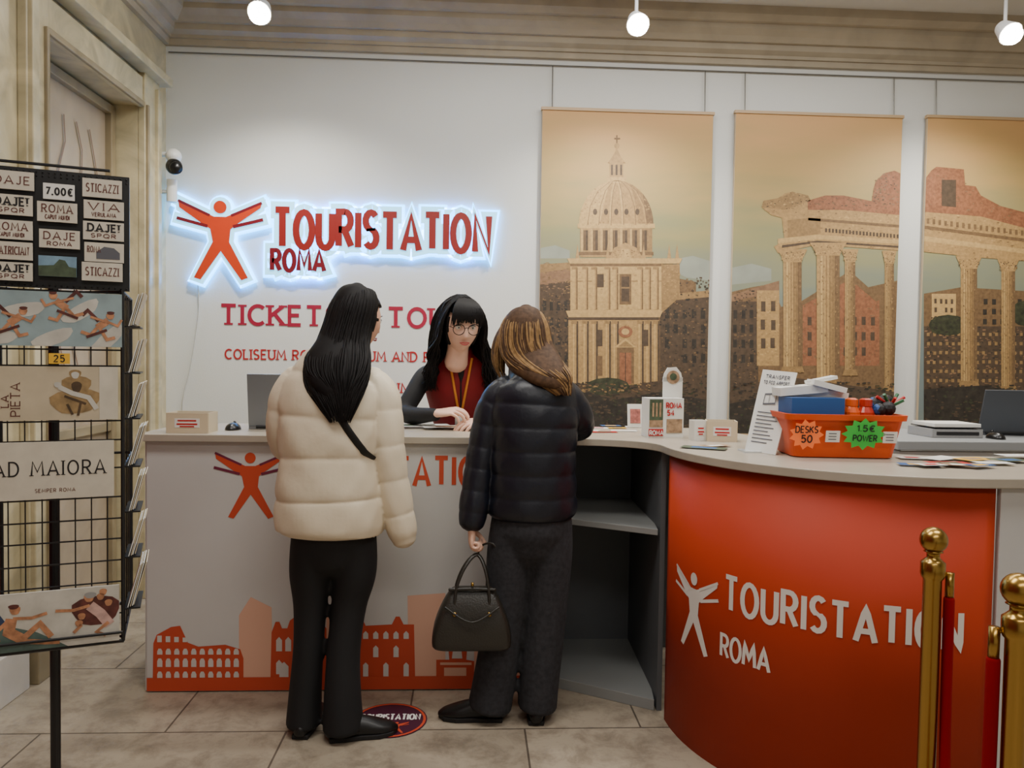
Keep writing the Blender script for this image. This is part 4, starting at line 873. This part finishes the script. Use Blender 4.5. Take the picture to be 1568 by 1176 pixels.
def hand(o,fwd,up,curl,sk,left=False,name='hand',spread=.06,sc_=1.0,thumb=.5):
    bm=bmesh.new()
    tube(bm,[(0,-.03,0,.024,.019),(0,.0,0,.026,.018),(.0,.03,0,.034,.016),(-.001,.065,.001,.040,.014),(-.001,.084,.0,.037,.010)],n=18,sub=4)
    for i,(bx,by,ln,rr_) in enumerate(((-.029,.082,.070,.0086),(-.010,.088,.078,.0088),(.010,.086,.072,.0083),(.028,.078,.056,.0074))):
        sp=(bx/.029)*spread; p_=Vector((bx,by-.015,0)); ang=.05; pts=[(p_.x,p_.y,p_.z,rr_*1.05)]
        p_=Vector((bx,by,0)); pts.append((p_.x,p_.y,p_.z+.001,rr_*1.08)); cu=curl*(1+.08*i)
        for frac,a in ((.45,cu),(.30,cu*1.15),(.25,cu*.8)):
            ang+=a*.5; mid_=p_+Vector((math.sin(sp)*math.cos(ang),math.cos(sp)*math.cos(ang),-math.sin(ang)))*ln*frac*.5; pts.append((mid_.x,mid_.y,mid_.z,rr_*.95))
            ang+=a*.5; p_=mid_+Vector((math.sin(sp)*math.cos(ang),math.cos(sp)*math.cos(ang),-math.sin(ang)))*ln*frac*.5; rr_*=.94; pts.append((p_.x,p_.y,p_.z,rr_))
        tube(bm,pts,n=12,sub=2)
    tube(bm,[(-.015,.012,-.004,.014),(-.034,.032,-.010,.0125),(-.047,.055,-.016-.01*thumb,.0098),(-.048+.01*thumb,.080,-.024-.018*thumb,.008)],n=12,sub=4)
    h=frombm(bm,name,sk,True); remesh(h,.0022,2)
    h.matrix_world=frame(o,fwd,up)@Matrix.Diagonal((-sc_ if left else sc_,sc_,sc_,1)); return h
def puff(h,amp,ph_=0):
    def f(s,an): return 1+amp*(abs(math.sin(math.pi*(s+ph_)/h))**.36-.75)+.008*math.sin(an*7+ s*31)+.004*math.sin(an*13-s*57)
    return f
def shoe(o,fwd,mt,parts,sole=None,L_=.25):
    f_=Vector((fwd[0],fwd[1],0)).normalized(); bm=bmesh.new()
    tube(bm,[(0,-.055,.03,.026,.03),(0,-.02,.045,.034,.045),(0,.06,.04,.038,.04),(0,.12,.03,.044,.03),(0,.165,.022,.034,.022),(0,.185,.016,.02,.015)],n=20,sub=4)
    tube(bm,[(0,-.015,.05,.034,.036),(0,-.01,.12,.036,.04)],n=16)
    for v in bm.verts: v.co.z=max(v.co.z,.012)
    s=frombm(bm,'shoe',mt,True); remesh(s,.005,2); Mx=frame((o[0],o[1],0),f_,(0,0,1)); s.matrix_world=Mx; parts.append(s)
    bm=bmesh.new(); pts=[(-.03,-.06),(.03,-.06),(.036,0),(.036,.05),(.046,.12),(.036,.17),(0,.195),(-.036,.17),(-.046,.12),(-.036,.05),(-.036,0)]
    a=[bm.verts.new((x,y,0.001)) for x,y in pts]; b_=[bm.verts.new((x,y,.018)) for x,y in pts]; bm.faces.new(a); bm.faces.new(b_)
    for i in range(len(pts)): bm.faces.new((a[i],a[(i+1)%len(pts)],b_[(i+1)%len(pts)],b_[i]))
    q=bevel(frombm(bm,'shoe_sole',M('rubber_sole',(20,19,20),.7)),.003); q.matrix_world=Mx; parts.append(q)
def hair_levels(levels,mt,parts,n=90,seed=1,endj=.03,mt2=None,lw_=.0036):
    rr=random.Random(seed); bm=bmesh.new()
    tube(bm,[(l[1],l[2],l[0],l[3]*.95,l[4]*.95) for l in levels],side=(1,0,0),n=32,sub=5,cap=.6)
    for k in range(n):
        a=rr.uniform(0,2*math.pi); ko=rr.uniform(-.015,.035); ph=rr.uniform(0,6.28); am=rr.uniform(0,.025)
        pts=[];da=rr.uniform(-.3,.3);  dz=rr.uniform(-endj,endj*.5)
        for i,l in enumerate(levels):
            t=i/(len(levels)-1); aa=a+da*t+am*3*math.sin(ph+5*t)*t
            k_=.97+ko+.03*t*rr.random()+am*math.sin(ph+9*t)
            w_=lw_*(1-.7*t**3)+.0008
            pts.append((l[1]+math.cos(aa)*l[3]*k_,l[2]+math.sin(aa)*l[4]*k_,l[0]+dz*t*t,w_,w_*.6))
        tube(bm,pts,side=(-math.sin(a),math.cos(a),0),n=5,sub=3,cap=.5,mat=1 if (mt2 and rr.random()<.45) else 0)
    h=frombm(bm,'hair',[mt,mt2 or mt],True); parts.append(h); return h
def cap_hair(Mx,mt,parts,cut,sc_=1.09):
    bm=bmesh.new(); bmesh.ops.create_uvsphere(bm,u_segments=48,v_segments=36,radius=1)
    dele=[]
    for v in bm.verts:
        x,y,z=v.co; t=max(0,-z); v.co=(x*.082*(1-.2*t),(y*.1),z*.125+.002)
        if cut(v.co): dele.append(v)
    bmesh.ops.delete(bm,geom=dele,context='VERTS'); h=frombm(bm,'hair_cap',mt,True); s=h.modifiers.new('s','SOLIDIFY'); s.thickness=.008; h.matrix_world=Mx; parts.append(h)
blackhair=M('black_hair',(18,15,15),.62,var=.35,scale=60,spec=.22); brhair=M('brown_hair',(78,56,38),.65,var=.35,scale=60,spec=.2); blhair=M('blonde_highlight_hair',(142,110,70),.65,var=.3,scale=60,spec=.2)
facecut=lambda c: (c.y<-.035 and c.z<.058 and abs(c.x)<.075) or (c.y<.0 and c.z<-.05)
# ---- woman in white puffer
parts=[]; O=(-.48,2.90,0)
wj=M('white_puffer_fabric',(220,206,180),.5,bump=.22,bscale=9,var=.02); bk=M('black_knit_trousers',(15,14,16),.8)
bm=bmesh.new()
tube(bm,[(-.04,0,.765,.188,.148),(-.04,0,.79,.20,.157),(-.045,0,.90,.198,.155),(-.045,0,1.0,.184,.146),(-.045,.005,1.10,.186,.15),(-.04,.01,1.22,.195,.145),(-.035,.015,1.31,.18,.13),(-.025,.02,1.365,.14,.105),(.0,.03,1.405,.09,.085),(.01,.035,1.45,.078,.08)],n=64,sub=16,mod=puff(.148,.075,.02),off=O,power=.9,cap=.15)
pf_=puff(.13,.10)
tube(bm,[(.10,.02,1.33,.06,.06),(.145,.015,1.25,.07,.073),(.165,.0,1.10,.066,.073),(.18,0,1.0,.062,.07),(.2,0,.88,.062,.066),(.225,.0,.77,.056,.06),(.233,0,.735,.046,.05)],n=32,sub=14,mod=pf_,off=O)
tube(bm,[(-.17,.02,1.33,.06,.06),(-.215,.02,1.24,.062,.07),(-.228,.04,1.12,.058,.066),(-.22,.10,1.07,.056,.06),(-.18,.22,1.135,.052,.05),(-.13,.33,1.155,.042,.042)],n=32,sub=14,mod=pf_,off=O)
jk=frombm(bm,'puffer_jacket',wj,True); remesh(jk,.0046,1); parts.append(jk)
bm=bmesh.new()
tube(bm,[(-.035,0,.95,.12,.10),(-.03,0,.84,.14,.115),(-.035,0,.75,.15,.12),(-.03,0,.68,.13,.11)],n=28,off=O)
tube(bm,[(-.10,0,.80,.08,.10),(-.112,0,.62,.08,.09),(-.115,.005,.48,.062,.072),(-.12,0,.32,.056,.066),(-.13,0,.16,.06,.072),(-.135,0,.035,.066,.085)],n=28,off=O,cap=.2)
tube(bm,[(.045,0,.80,.08,.10),(.05,0,.62,.083,.09),(.03,.0,.48,.066,.072),(.015,-.02,.32,.062,.066),(.015,-.04,.16,.068,.075),(.02,-.045,.035,.076,.09)],n=28,off=O,cap=.2)
tr=frombm(bm,'trousers',bk,True); remesh(tr,.009,2); parts.append(tr)
shm=M('black_shoe_leather',(14,13,14),.4)
shoe((O[0]-.13,O[1]-.01),(.1,1),shm,parts); shoe((O[0]+.03,O[1]-.06),(.95,.25),shm,parts)
H1=Vector((-.432,2.955,1.553)); MH=Matrix.Translation(H1)@Matrix.Rotation(rad(134),4,'Z')@Matrix.Rotation(rad(8),4,'X'); headmesh(MH,skin,parts)
cap_hair(MH,blackhair,parts,facecut)
hair_levels([(1.676,-.435,2.95,.03,.03),(1.66,-.437,2.945,.066,.07),(1.605,-.447,2.935,.088,.092),(1.53,-.466,2.92,.09,.09),(1.46,-.48,2.885,.098,.075),(1.40,-.487,2.83,.118,.058),(1.345,-.485,2.79,.108,.042),(1.30,-.475,2.766,.075,.03),(1.25,-.465,2.756,.035,.016)],blackhair,parts,n=460,seed=2,endj=.07)
parts.append(hand((O[0]+.225,O[1],.80),(0.05,0,-1),(1,0,0),.3,skin,False,'hand_right',sc_=.6))
parts.append(hand((O[0]-.125,O[1]+.35,1.135),(.45,1,-.3),(0,.2,1),.35,skin,True,'hand_left'))
dg=bpy.context.evaluated_depsgraph_get()
bvh=BVHTree.FromObject(jk,dg)
def drape(x,z,off=.005,y0=2.0):
    h=bvh.ray_cast(Vector((x,y0,z)),Vector((0,1,0))); return Vector((x,(h[0].y-off) if h[0] else O[1]-.14,z))
a=onY(468,558,2.78); b_=onY(558,697,2.76); bm=bmesh.new(); pts=[]
for k in range(19):
    q=a.lerp(b_,k/18); d=drape(q.x,q.z,.007); pts.append((d.x,d.y,d.z,.014,.004))
d=drape(a.x,a.z); pts.insert(0,(a.x-.015,d.y+.10,a.z+.05,.014,.004))
pts.append((b_.x+.04,pts[-1][1]+.09,b_.z-.05,.014,.004))
tube(bm,pts,side=(.8,0,.6),sub=3,n=10); parts.append(frombm(bm,'crossbody_strap',M('black_webbing',(14,14,15),.6),True))
group('woman_in_white_puffer_jacket',parts)
# ---- woman in black puffer
parts=[]; O=(.17,2.99,0)
bj=M('black_puffer_fabric',(17,20,31),.4,bump=.2,bscale=14); gp=M('charcoal_wool_trousers',(40,40,44),.9,var=.35,scale=60)
bm=bmesh.new()
tube(bm,[(.07,0,.80,.155,.13),(.07,0,.83,.175,.14),(.07,0,.95,.172,.142),(.07,0,1.08,.17,.142),(.072,.005,1.2,.18,.14),(.075,.01,1.285,.165,.13),(.07,.02,1.345,.125,.10),(.05,.035,1.39,.08,.08),(.04,.045,1.44,.072,.075)],n=64,sub=18,mod=puff(.088,.06,.0),off=O,power=.92,cap=.2)
pf_=puff(.085,.09)
tube(bm,[(-.03,0,1.305,.055,.055),(-.085,0,1.23,.062,.066),(-.12,-.005,1.08,.06,.066),(-.14,-.02,.95,.058,.062),(-.155,-.035,.84,.058,.06),(-.162,-.045,.79,.05,.052)],n=32,sub=16,mod=pf_,off=O)
tube(bm,[(.17,0,1.305,.055,.055),(.225,.015,1.24,.062,.064),(.262,.05,1.17,.058,.06),(.262,.14,1.135,.054,.052),(.235,.25,1.14,.05,.048),(.205,.33,1.145,.04,.04)],n=32,sub=16,mod=pf_,off=O)
jk=frombm(bm,'puffer_jacket',bj,True); remesh(jk,.0044,1); parts.append(jk)
bm=bmesh.new()
tube(bm,[(.07,0,.95,.12,.11),(.07,0,.86,.14,.115),(.07,0,.76,.16,.13),(.07,0,.70,.14,.115)],n=28,off=O)
tube(bm,[(.0,0,.80,.085,.10),(-.01,0,.66,.092,.095),(-.026,0,.48,.082,.085),(-.046,0,.30,.08,.083),(-.066,0,.15,.084,.088),(-.082,0,.05,.086,.094)],n=28,off=O,cap=.2)
tube(bm,[(.145,0,.80,.085,.10),(.142,0,.66,.092,.095),(.136,0,.48,.084,.085),(.125,0,.30,.08,.083),(.112,0,.15,.078,.088),(.105,0,.05,.078,.094)],n=28,off=O,cap=.2)
tr=frombm(bm,'trousers',gp,True); remesh(tr,.009,2); parts.append(tr)
shoe((O[0]-.09,O[1]-.01),(-1,.1),shm,parts); shoe((O[0]+.10,O[1]-.01),(.05,1),shm,parts)
H2=Vector((.207,3.08,1.497)); MH=Matrix.Translation(H2)@Matrix.Rotation(rad(-145),4,'Z')@Matrix.Rotation(rad(12),4,'X'); headmesh(MH,skin2,parts); cap_hair(MH,brhair,parts,facecut)
hair_levels([(1.615,.212,3.075,.03,.03),(1.60,.212,3.07,.064,.068),(1.548,.208,3.055,.094,.094),(1.48,.21,3.035,.104,.092),(1.43,.228,3.0,.108,.072),(1.395,.255,2.95,.10,.052),(1.365,.288,2.905,.082,.036),(1.34,.32,2.878,.056,.026),(1.315,.345,2.87,.028,.015)],brhair,parts,n=480,seed=4,endj=.035,mt2=blhair)
hair_levels([(1.58,.16,3.10,.02,.03),(1.52,.125,3.10,.026,.045),(1.46,.108,3.10,.028,.04),(1.41,.108,3.09,.024,.03),(1.37,.12,3.08,.012,.015)],brhair,parts,n=70,seed=6,mt2=blhair)
wr=Vector((O[0]-.162,O[1]-.045,.775)); parts.append(hand((wr.x,wr.y,wr.z-.0),(0.02,0,-1),(-1,0,0),1.25,skin2,True,'hand_left',thumb=1.6,sc_=.95))
parts.append(hand((O[0]+.20,O[1]+.35,1.125),(-.5,1,-.25),(0,.2,1),.3,skin2,False,'hand_right'))
lea=M('olive_black_leather',(40,37,31),.38,bump=.12,bscale=150); bc=Vector((wr.x+.005,wr.y-.03,0))
bm=bmesh.new()
def rrng(w_,d_,z_,r=.03,n=4):
    o=[]
    for sx,sy,a0 in ((1,1,0),(-1,1,90),(-1,-1,180),(1,-1,270)):
        for k in range(n+1):
            a=rad(a0+90*k/n); o.append(bm.verts.new((bc.x+sx*(w_/2-r)+r*math.cos(a),bc.y+sy*(d_/2-r)+r*math.sin(a),z_)))
    return o
rg=[rrng(.22,.09,.312),rrng(.295,.13,.320),rrng(.305,.14,.34),rrng(.295,.14,.40),rrng(.25,.12,.46),rrng(.20,.08,.515),rrng(.16,.045,.54,.02),rrng(.15,.03,.547,.014)]
for a,b_ in zip(rg,rg[1:]):
    n=len(a)
    for i in range(n): bm.faces.new((a[i],a[(i+1)%n],b_[(i+1)%n],b_[i]))
bm.faces.new(rg[0]); bm.faces.new(rg[-1])
b0=frombm(bm,'bag_body',lea,True); sd=b0.modifiers.new('s','SUBSURF'); sd.levels=1; sd.render_levels=1
bm=bmesh.new()
for dy in (-.028,.028):
    tube(bm,[(bc.x-.065,bc.y+dy*1.6,.455,.006),(bc.x-.062,bc.y+dy*1.3,.54,.006),(bc.x-.030,bc.y+dy*.7+.005,.622,.006),(bc.x+.015,bc.y+dy*.25+.02,.664,.006),(bc.x+.045,bc.y+dy*.7+.005,.622,.006),(bc.x+.062,bc.y+dy*1.3,.54,.006),(bc.x+.065,bc.y+dy*1.6,.455,.006)],side=(0,1,0),n=10,sub=5)
tube(bm,[(bc.x-.085,bc.y-.03,.543,.007),(bc.x,bc.y-.036,.548,.007),(bc.x+.085,bc.y-.03,.543,.007)],side=(0,1,0),n=10)
tube(bm,[(bc.x-.10,bc.y-.060,.485,.004),(bc.x,bc.y-.08,.435,.004),(bc.x+.10,bc.y-.060,.485,.004)],side=(0,1,0),n=8)
tube(bm,[(bc.x+.08,bc.y+.02,.53,.004),(bc.x+.11,bc.y+.01,.60,.004),(bc.x+.085,bc.y+.01,.70,.004),(bc.x+.04,bc.y+.03,.70,.004),(bc.x+.02,bc.y+.03,.665,.004)],side=(0,1,0),n=8,sub=5)
b1=frombm(bm,'bag_handles',lea,True)
bm=bmesh.new(); 
for s in (-1,1): cyl(bm,(bc.x+s*.065,bc.y-.068,.46),(bc.x+s*.065,bc.y-.052,.46),.008,14)
cyl(bm,(bc.x,bc.y-.04,.56),(bc.x,bc.y-.04,.573),.006,10)
b2=frombm(bm,'bag_fittings',brass,True); g=group('leather_handbag',[b0,b1,b2])
group('woman_in_black_puffer_jacket',parts)
# ---- clerk
parts=[]
vest=M('dark_red_vest',(140,18,28),.6,bump=.15,bscale=25); blk2=M('black_sweater',(16,16,19),.75); 
bm=bmesh.new()
tube(bm,[(-.03,4.06,.86,.15,.11),(-.03,4.05,1.0,.15,.11),(-.04,3.97,1.16,.172,.12),(-.05,3.89,1.29,.19,.115),(-.055,3.85,1.355,.178,.095),(-.057,3.825,1.395,.135,.075),(-.06,3.80,1.425,.075,.062),(-.06,3.795,1.45,.062,.058)],n=40,sub=6)
vs=frombm(bm,'vest',vest,True); remesh(vs,.006,2); parts.append(vs)
bm=bmesh.new()
tube(bm,[(-.06,3.82,1.40,.055,.055),(-.06,3.785,1.455,.052,.052),(-.06,3.772,1.475,.052,.052)],n=20)
tube(bm,[(-.19,3.86,1.345,.04,.045),(-.235,3.85,1.32,.048,.054),(-.28,3.80,1.24,.047,.052),(-.32,3.745,1.155,.045,.045),(-.27,3.66,1.14,.043,.042),(-.19,3.58,1.15,.034,.033),(-.165,3.56,1.152,.032,.03)],n=20,sub=6)
tube(bm,[(.08,3.86,1.345,.04,.045),(.125,3.85,1.32,.048,.054),(.17,3.80,1.24,.047,.052),(.205,3.745,1.155,.045,.045),(.16,3.65,1.14,.043,.042),(.085,3.58,1.135,.034,.033),(.065,3.56,1.13,.032,.03)],n=20,sub=6)
sl=frombm(bm,'sweater_sleeves',blk2,True); remesh(sl,.006,2); parts.append(sl)
bm=bmesh.new()
tube(bm,[(-.03,4.06,1.0,.13,.10),(-.03,4.07,.88,.15,.12),(-.03,4.08,.80,.14,.11)],n=24)
for s in (-1,1): tube(bm,[(-.03+s*.075,4.08,.86,.08,.09),(-.03+s*.08,4.08,.5,.06,.065),(-.03+s*.08,4.1,.08,.05,.055)],n=20,cap=.2)
tr=frombm(bm,'trousers',blk2,True); remesh(tr,.012,2); parts.append(tr)
shoe((-.11,4.1),(-.1,-1),shm,parts); shoe((.05,4.1),(.1,-1),shm,parts)
H3=Vector((-.055,3.665,1.570)); SC3=1.13; MH=Matrix.Translation(H3)@Matrix.Rotation(rad(16),4,'Z')@Matrix.Rotation(rad(14),4,'X')@Matrix.Diagonal((SC3,SC3,SC3,1)); headmesh(MH,skin2,parts)
cap_hair(MH,blackhair,parts,lambda c:(c.y<-.04 and c.z<.06 and abs(c.x)<.066) or (c.z<-.08))
bm=bmesh.new()
for s in (-1,1):
    ring=[(s*.0315+.0245*math.cos(rad(k*24)),-.0975+abs(.006*math.cos(rad(k*24))),.002+.022*math.sin(rad(k*24)),.0017) for k in range(16)]
    tube(bm,ring,side=(0,1,0),n=6,sub=2,cap=0)
    tube(bm,[(s*.054,-.094,.008,.0013),(s*.074,-.05,.010,.0013),(s*.079,.01,.008,.0013)],side=(0,0,1),n=6)
tube(bm,[(-.009,-.098,.008,.0013),(0,-.101,.011,.0013),(.009,-.098,.008,.0013)],side=(0,0,1),n=6)
gl=frombm(bm,'glasses',M('glasses_frame',(20,18,20),.5,spec=.2),True); gl.matrix_world=MH; parts.append(gl)
rr=random.Random(11); bm=bmesh.new()
def HL(x,y,z): return MH@Vector((x,y,z))
for k in range(420):
    s=-1 if k%2 else 1; t=rr.random(); yy=-.055+t*.14; wv=rr.uniform(-.016,.016)
    p0=HL(s*rr.uniform(.0,.02),-.03+t*.06,.126); p1_=HL(s*.058,-.05+t*.10,.098); p2_=HL(s*(.086+rr.uniform(0,.01)),yy,.03); p3_=HL(s*(.092+rr.uniform(0,.016)),yy+.01,-.05)
    e1=Vector((H3.x+s*(.118+rr.uniform(-.01,.03))+wv,3.69+t*.10,1.43+rr.uniform(-.01,.01))); e2=Vector((H3.x+s*(.145+rr.uniform(-.03,.025))-wv,3.71+t*.10,1.35+rr.uniform(-.02,.02))); e3=Vector((H3.x+s*(.145+rr.uniform(-.03,.03))+wv,3.73+t*.08,1.28+rr.uniform(-.03,.03)))
    P_=[p0,p1_,p2_,p3_,e1,e2,e3]; W=[.003,.004,.005,.005,.005,.004,.0015]
    tube(bm,[(q.x,q.y,q.z,w_,w_*.6) for q,w_ in zip(P_,W)],side=(0,1,0),n=5,sub=3,cap=.5)
for k in range(60):
    x=-.062+.124*k/59; q=[HL(x*.3,-.02,.126),HL(x*.8,-.075,.10),HL(x*1.02,-.098,.065),HL(x*1.08+rr.uniform(-.004,.004),-.098,.036+abs(x)*-.3+rr.uniform(-.006,.008))]
    tube(bm,[(v.x,v.y,v.z,w_,w_*.5) for v,w_ in zip(q,(.004,.0045,.004,.0012))],side=(1,0,0),n=6,sub=3,cap=.5)
for k in range(120):
    a=rr.uniform(.1,math.pi-.1); cx_,sy_=math.cos(a),math.sin(a)
    q=[HL(0,.0,.126),HL(cx_*.07,sy_*.08,.09),HL(cx_*.088,sy_*.105,.0),HL(cx_*.095,sy_*.10,-.08)]; q.append(Vector((H3.x+cx_*.12,3.74+sy_*.10,1.40))); q.append(Vector((H3.x+cx_*.13,3.82+sy_*.16,1.30)))
    tube(bm,[(v.x,v.y,v.z,w_,w_*.5) for v,w_ in zip(q,(.006,.01,.012,.012,.01,.004))],side=(-sy_,cx_,0),n=6,sub=3,cap=.5)
hh=frombm(bm,'long_hair',blackhair,True); parts.append(hh)
parts.append(hand((-.16,3.555,1.160),(.85,-.35,.12),(-.1,-.35,1),.45,skin2,False,'hand_right',sc_=1.05))
parts.append(hand((.06,3.555,1.128),(-.8,-.5,-.12),(.1,-.25,1),.4,skin2,True,'hand_left',sc_=1.05))
dg=bpy.context.evaluated_depsgraph_get(); bvh=BVHTree.FromObject(vs,dg); bm=bmesh.new()
for s in (-1,1):
    pts=[]
    for k in range(9):
        z=1.415-k*.034; x=-.055+s*(.055-.006*k)
        h=bvh.ray_cast(Vector((x,2.5,z)),Vector((0,1,0))); y=h[0].y-.006 if h[0] else 3.75; pts.append((x,y,z,.006,.002))
    tube(bm,pts,side=(1,0,0),n=8,sub=3)
q=pts[-1]; add_box(bm,(-.055,q[1]-.008,q[2]-.03),(.05,.003,.07),None,1)
parts.append(frombm(bm,'lanyard',[M('orange_lanyard',(224,140,50),.5),paper],True))
bm=bmesh.new(); 
pts=[]
for k in range(9):
    z=1.41-k*.037; h=bvh.ray_cast(Vector((-.052,2.5,z)),Vector((0,1,0))); y=h[0].y-.003 if h[0] else 3.75; pts.append((-.052,y,z,.014 if k<3 else .004,.003))
tube(bm,pts,n=8); parts.append(frombm(bm,'vest_zip',blk2,True))
group('ticket_clerk',parts)
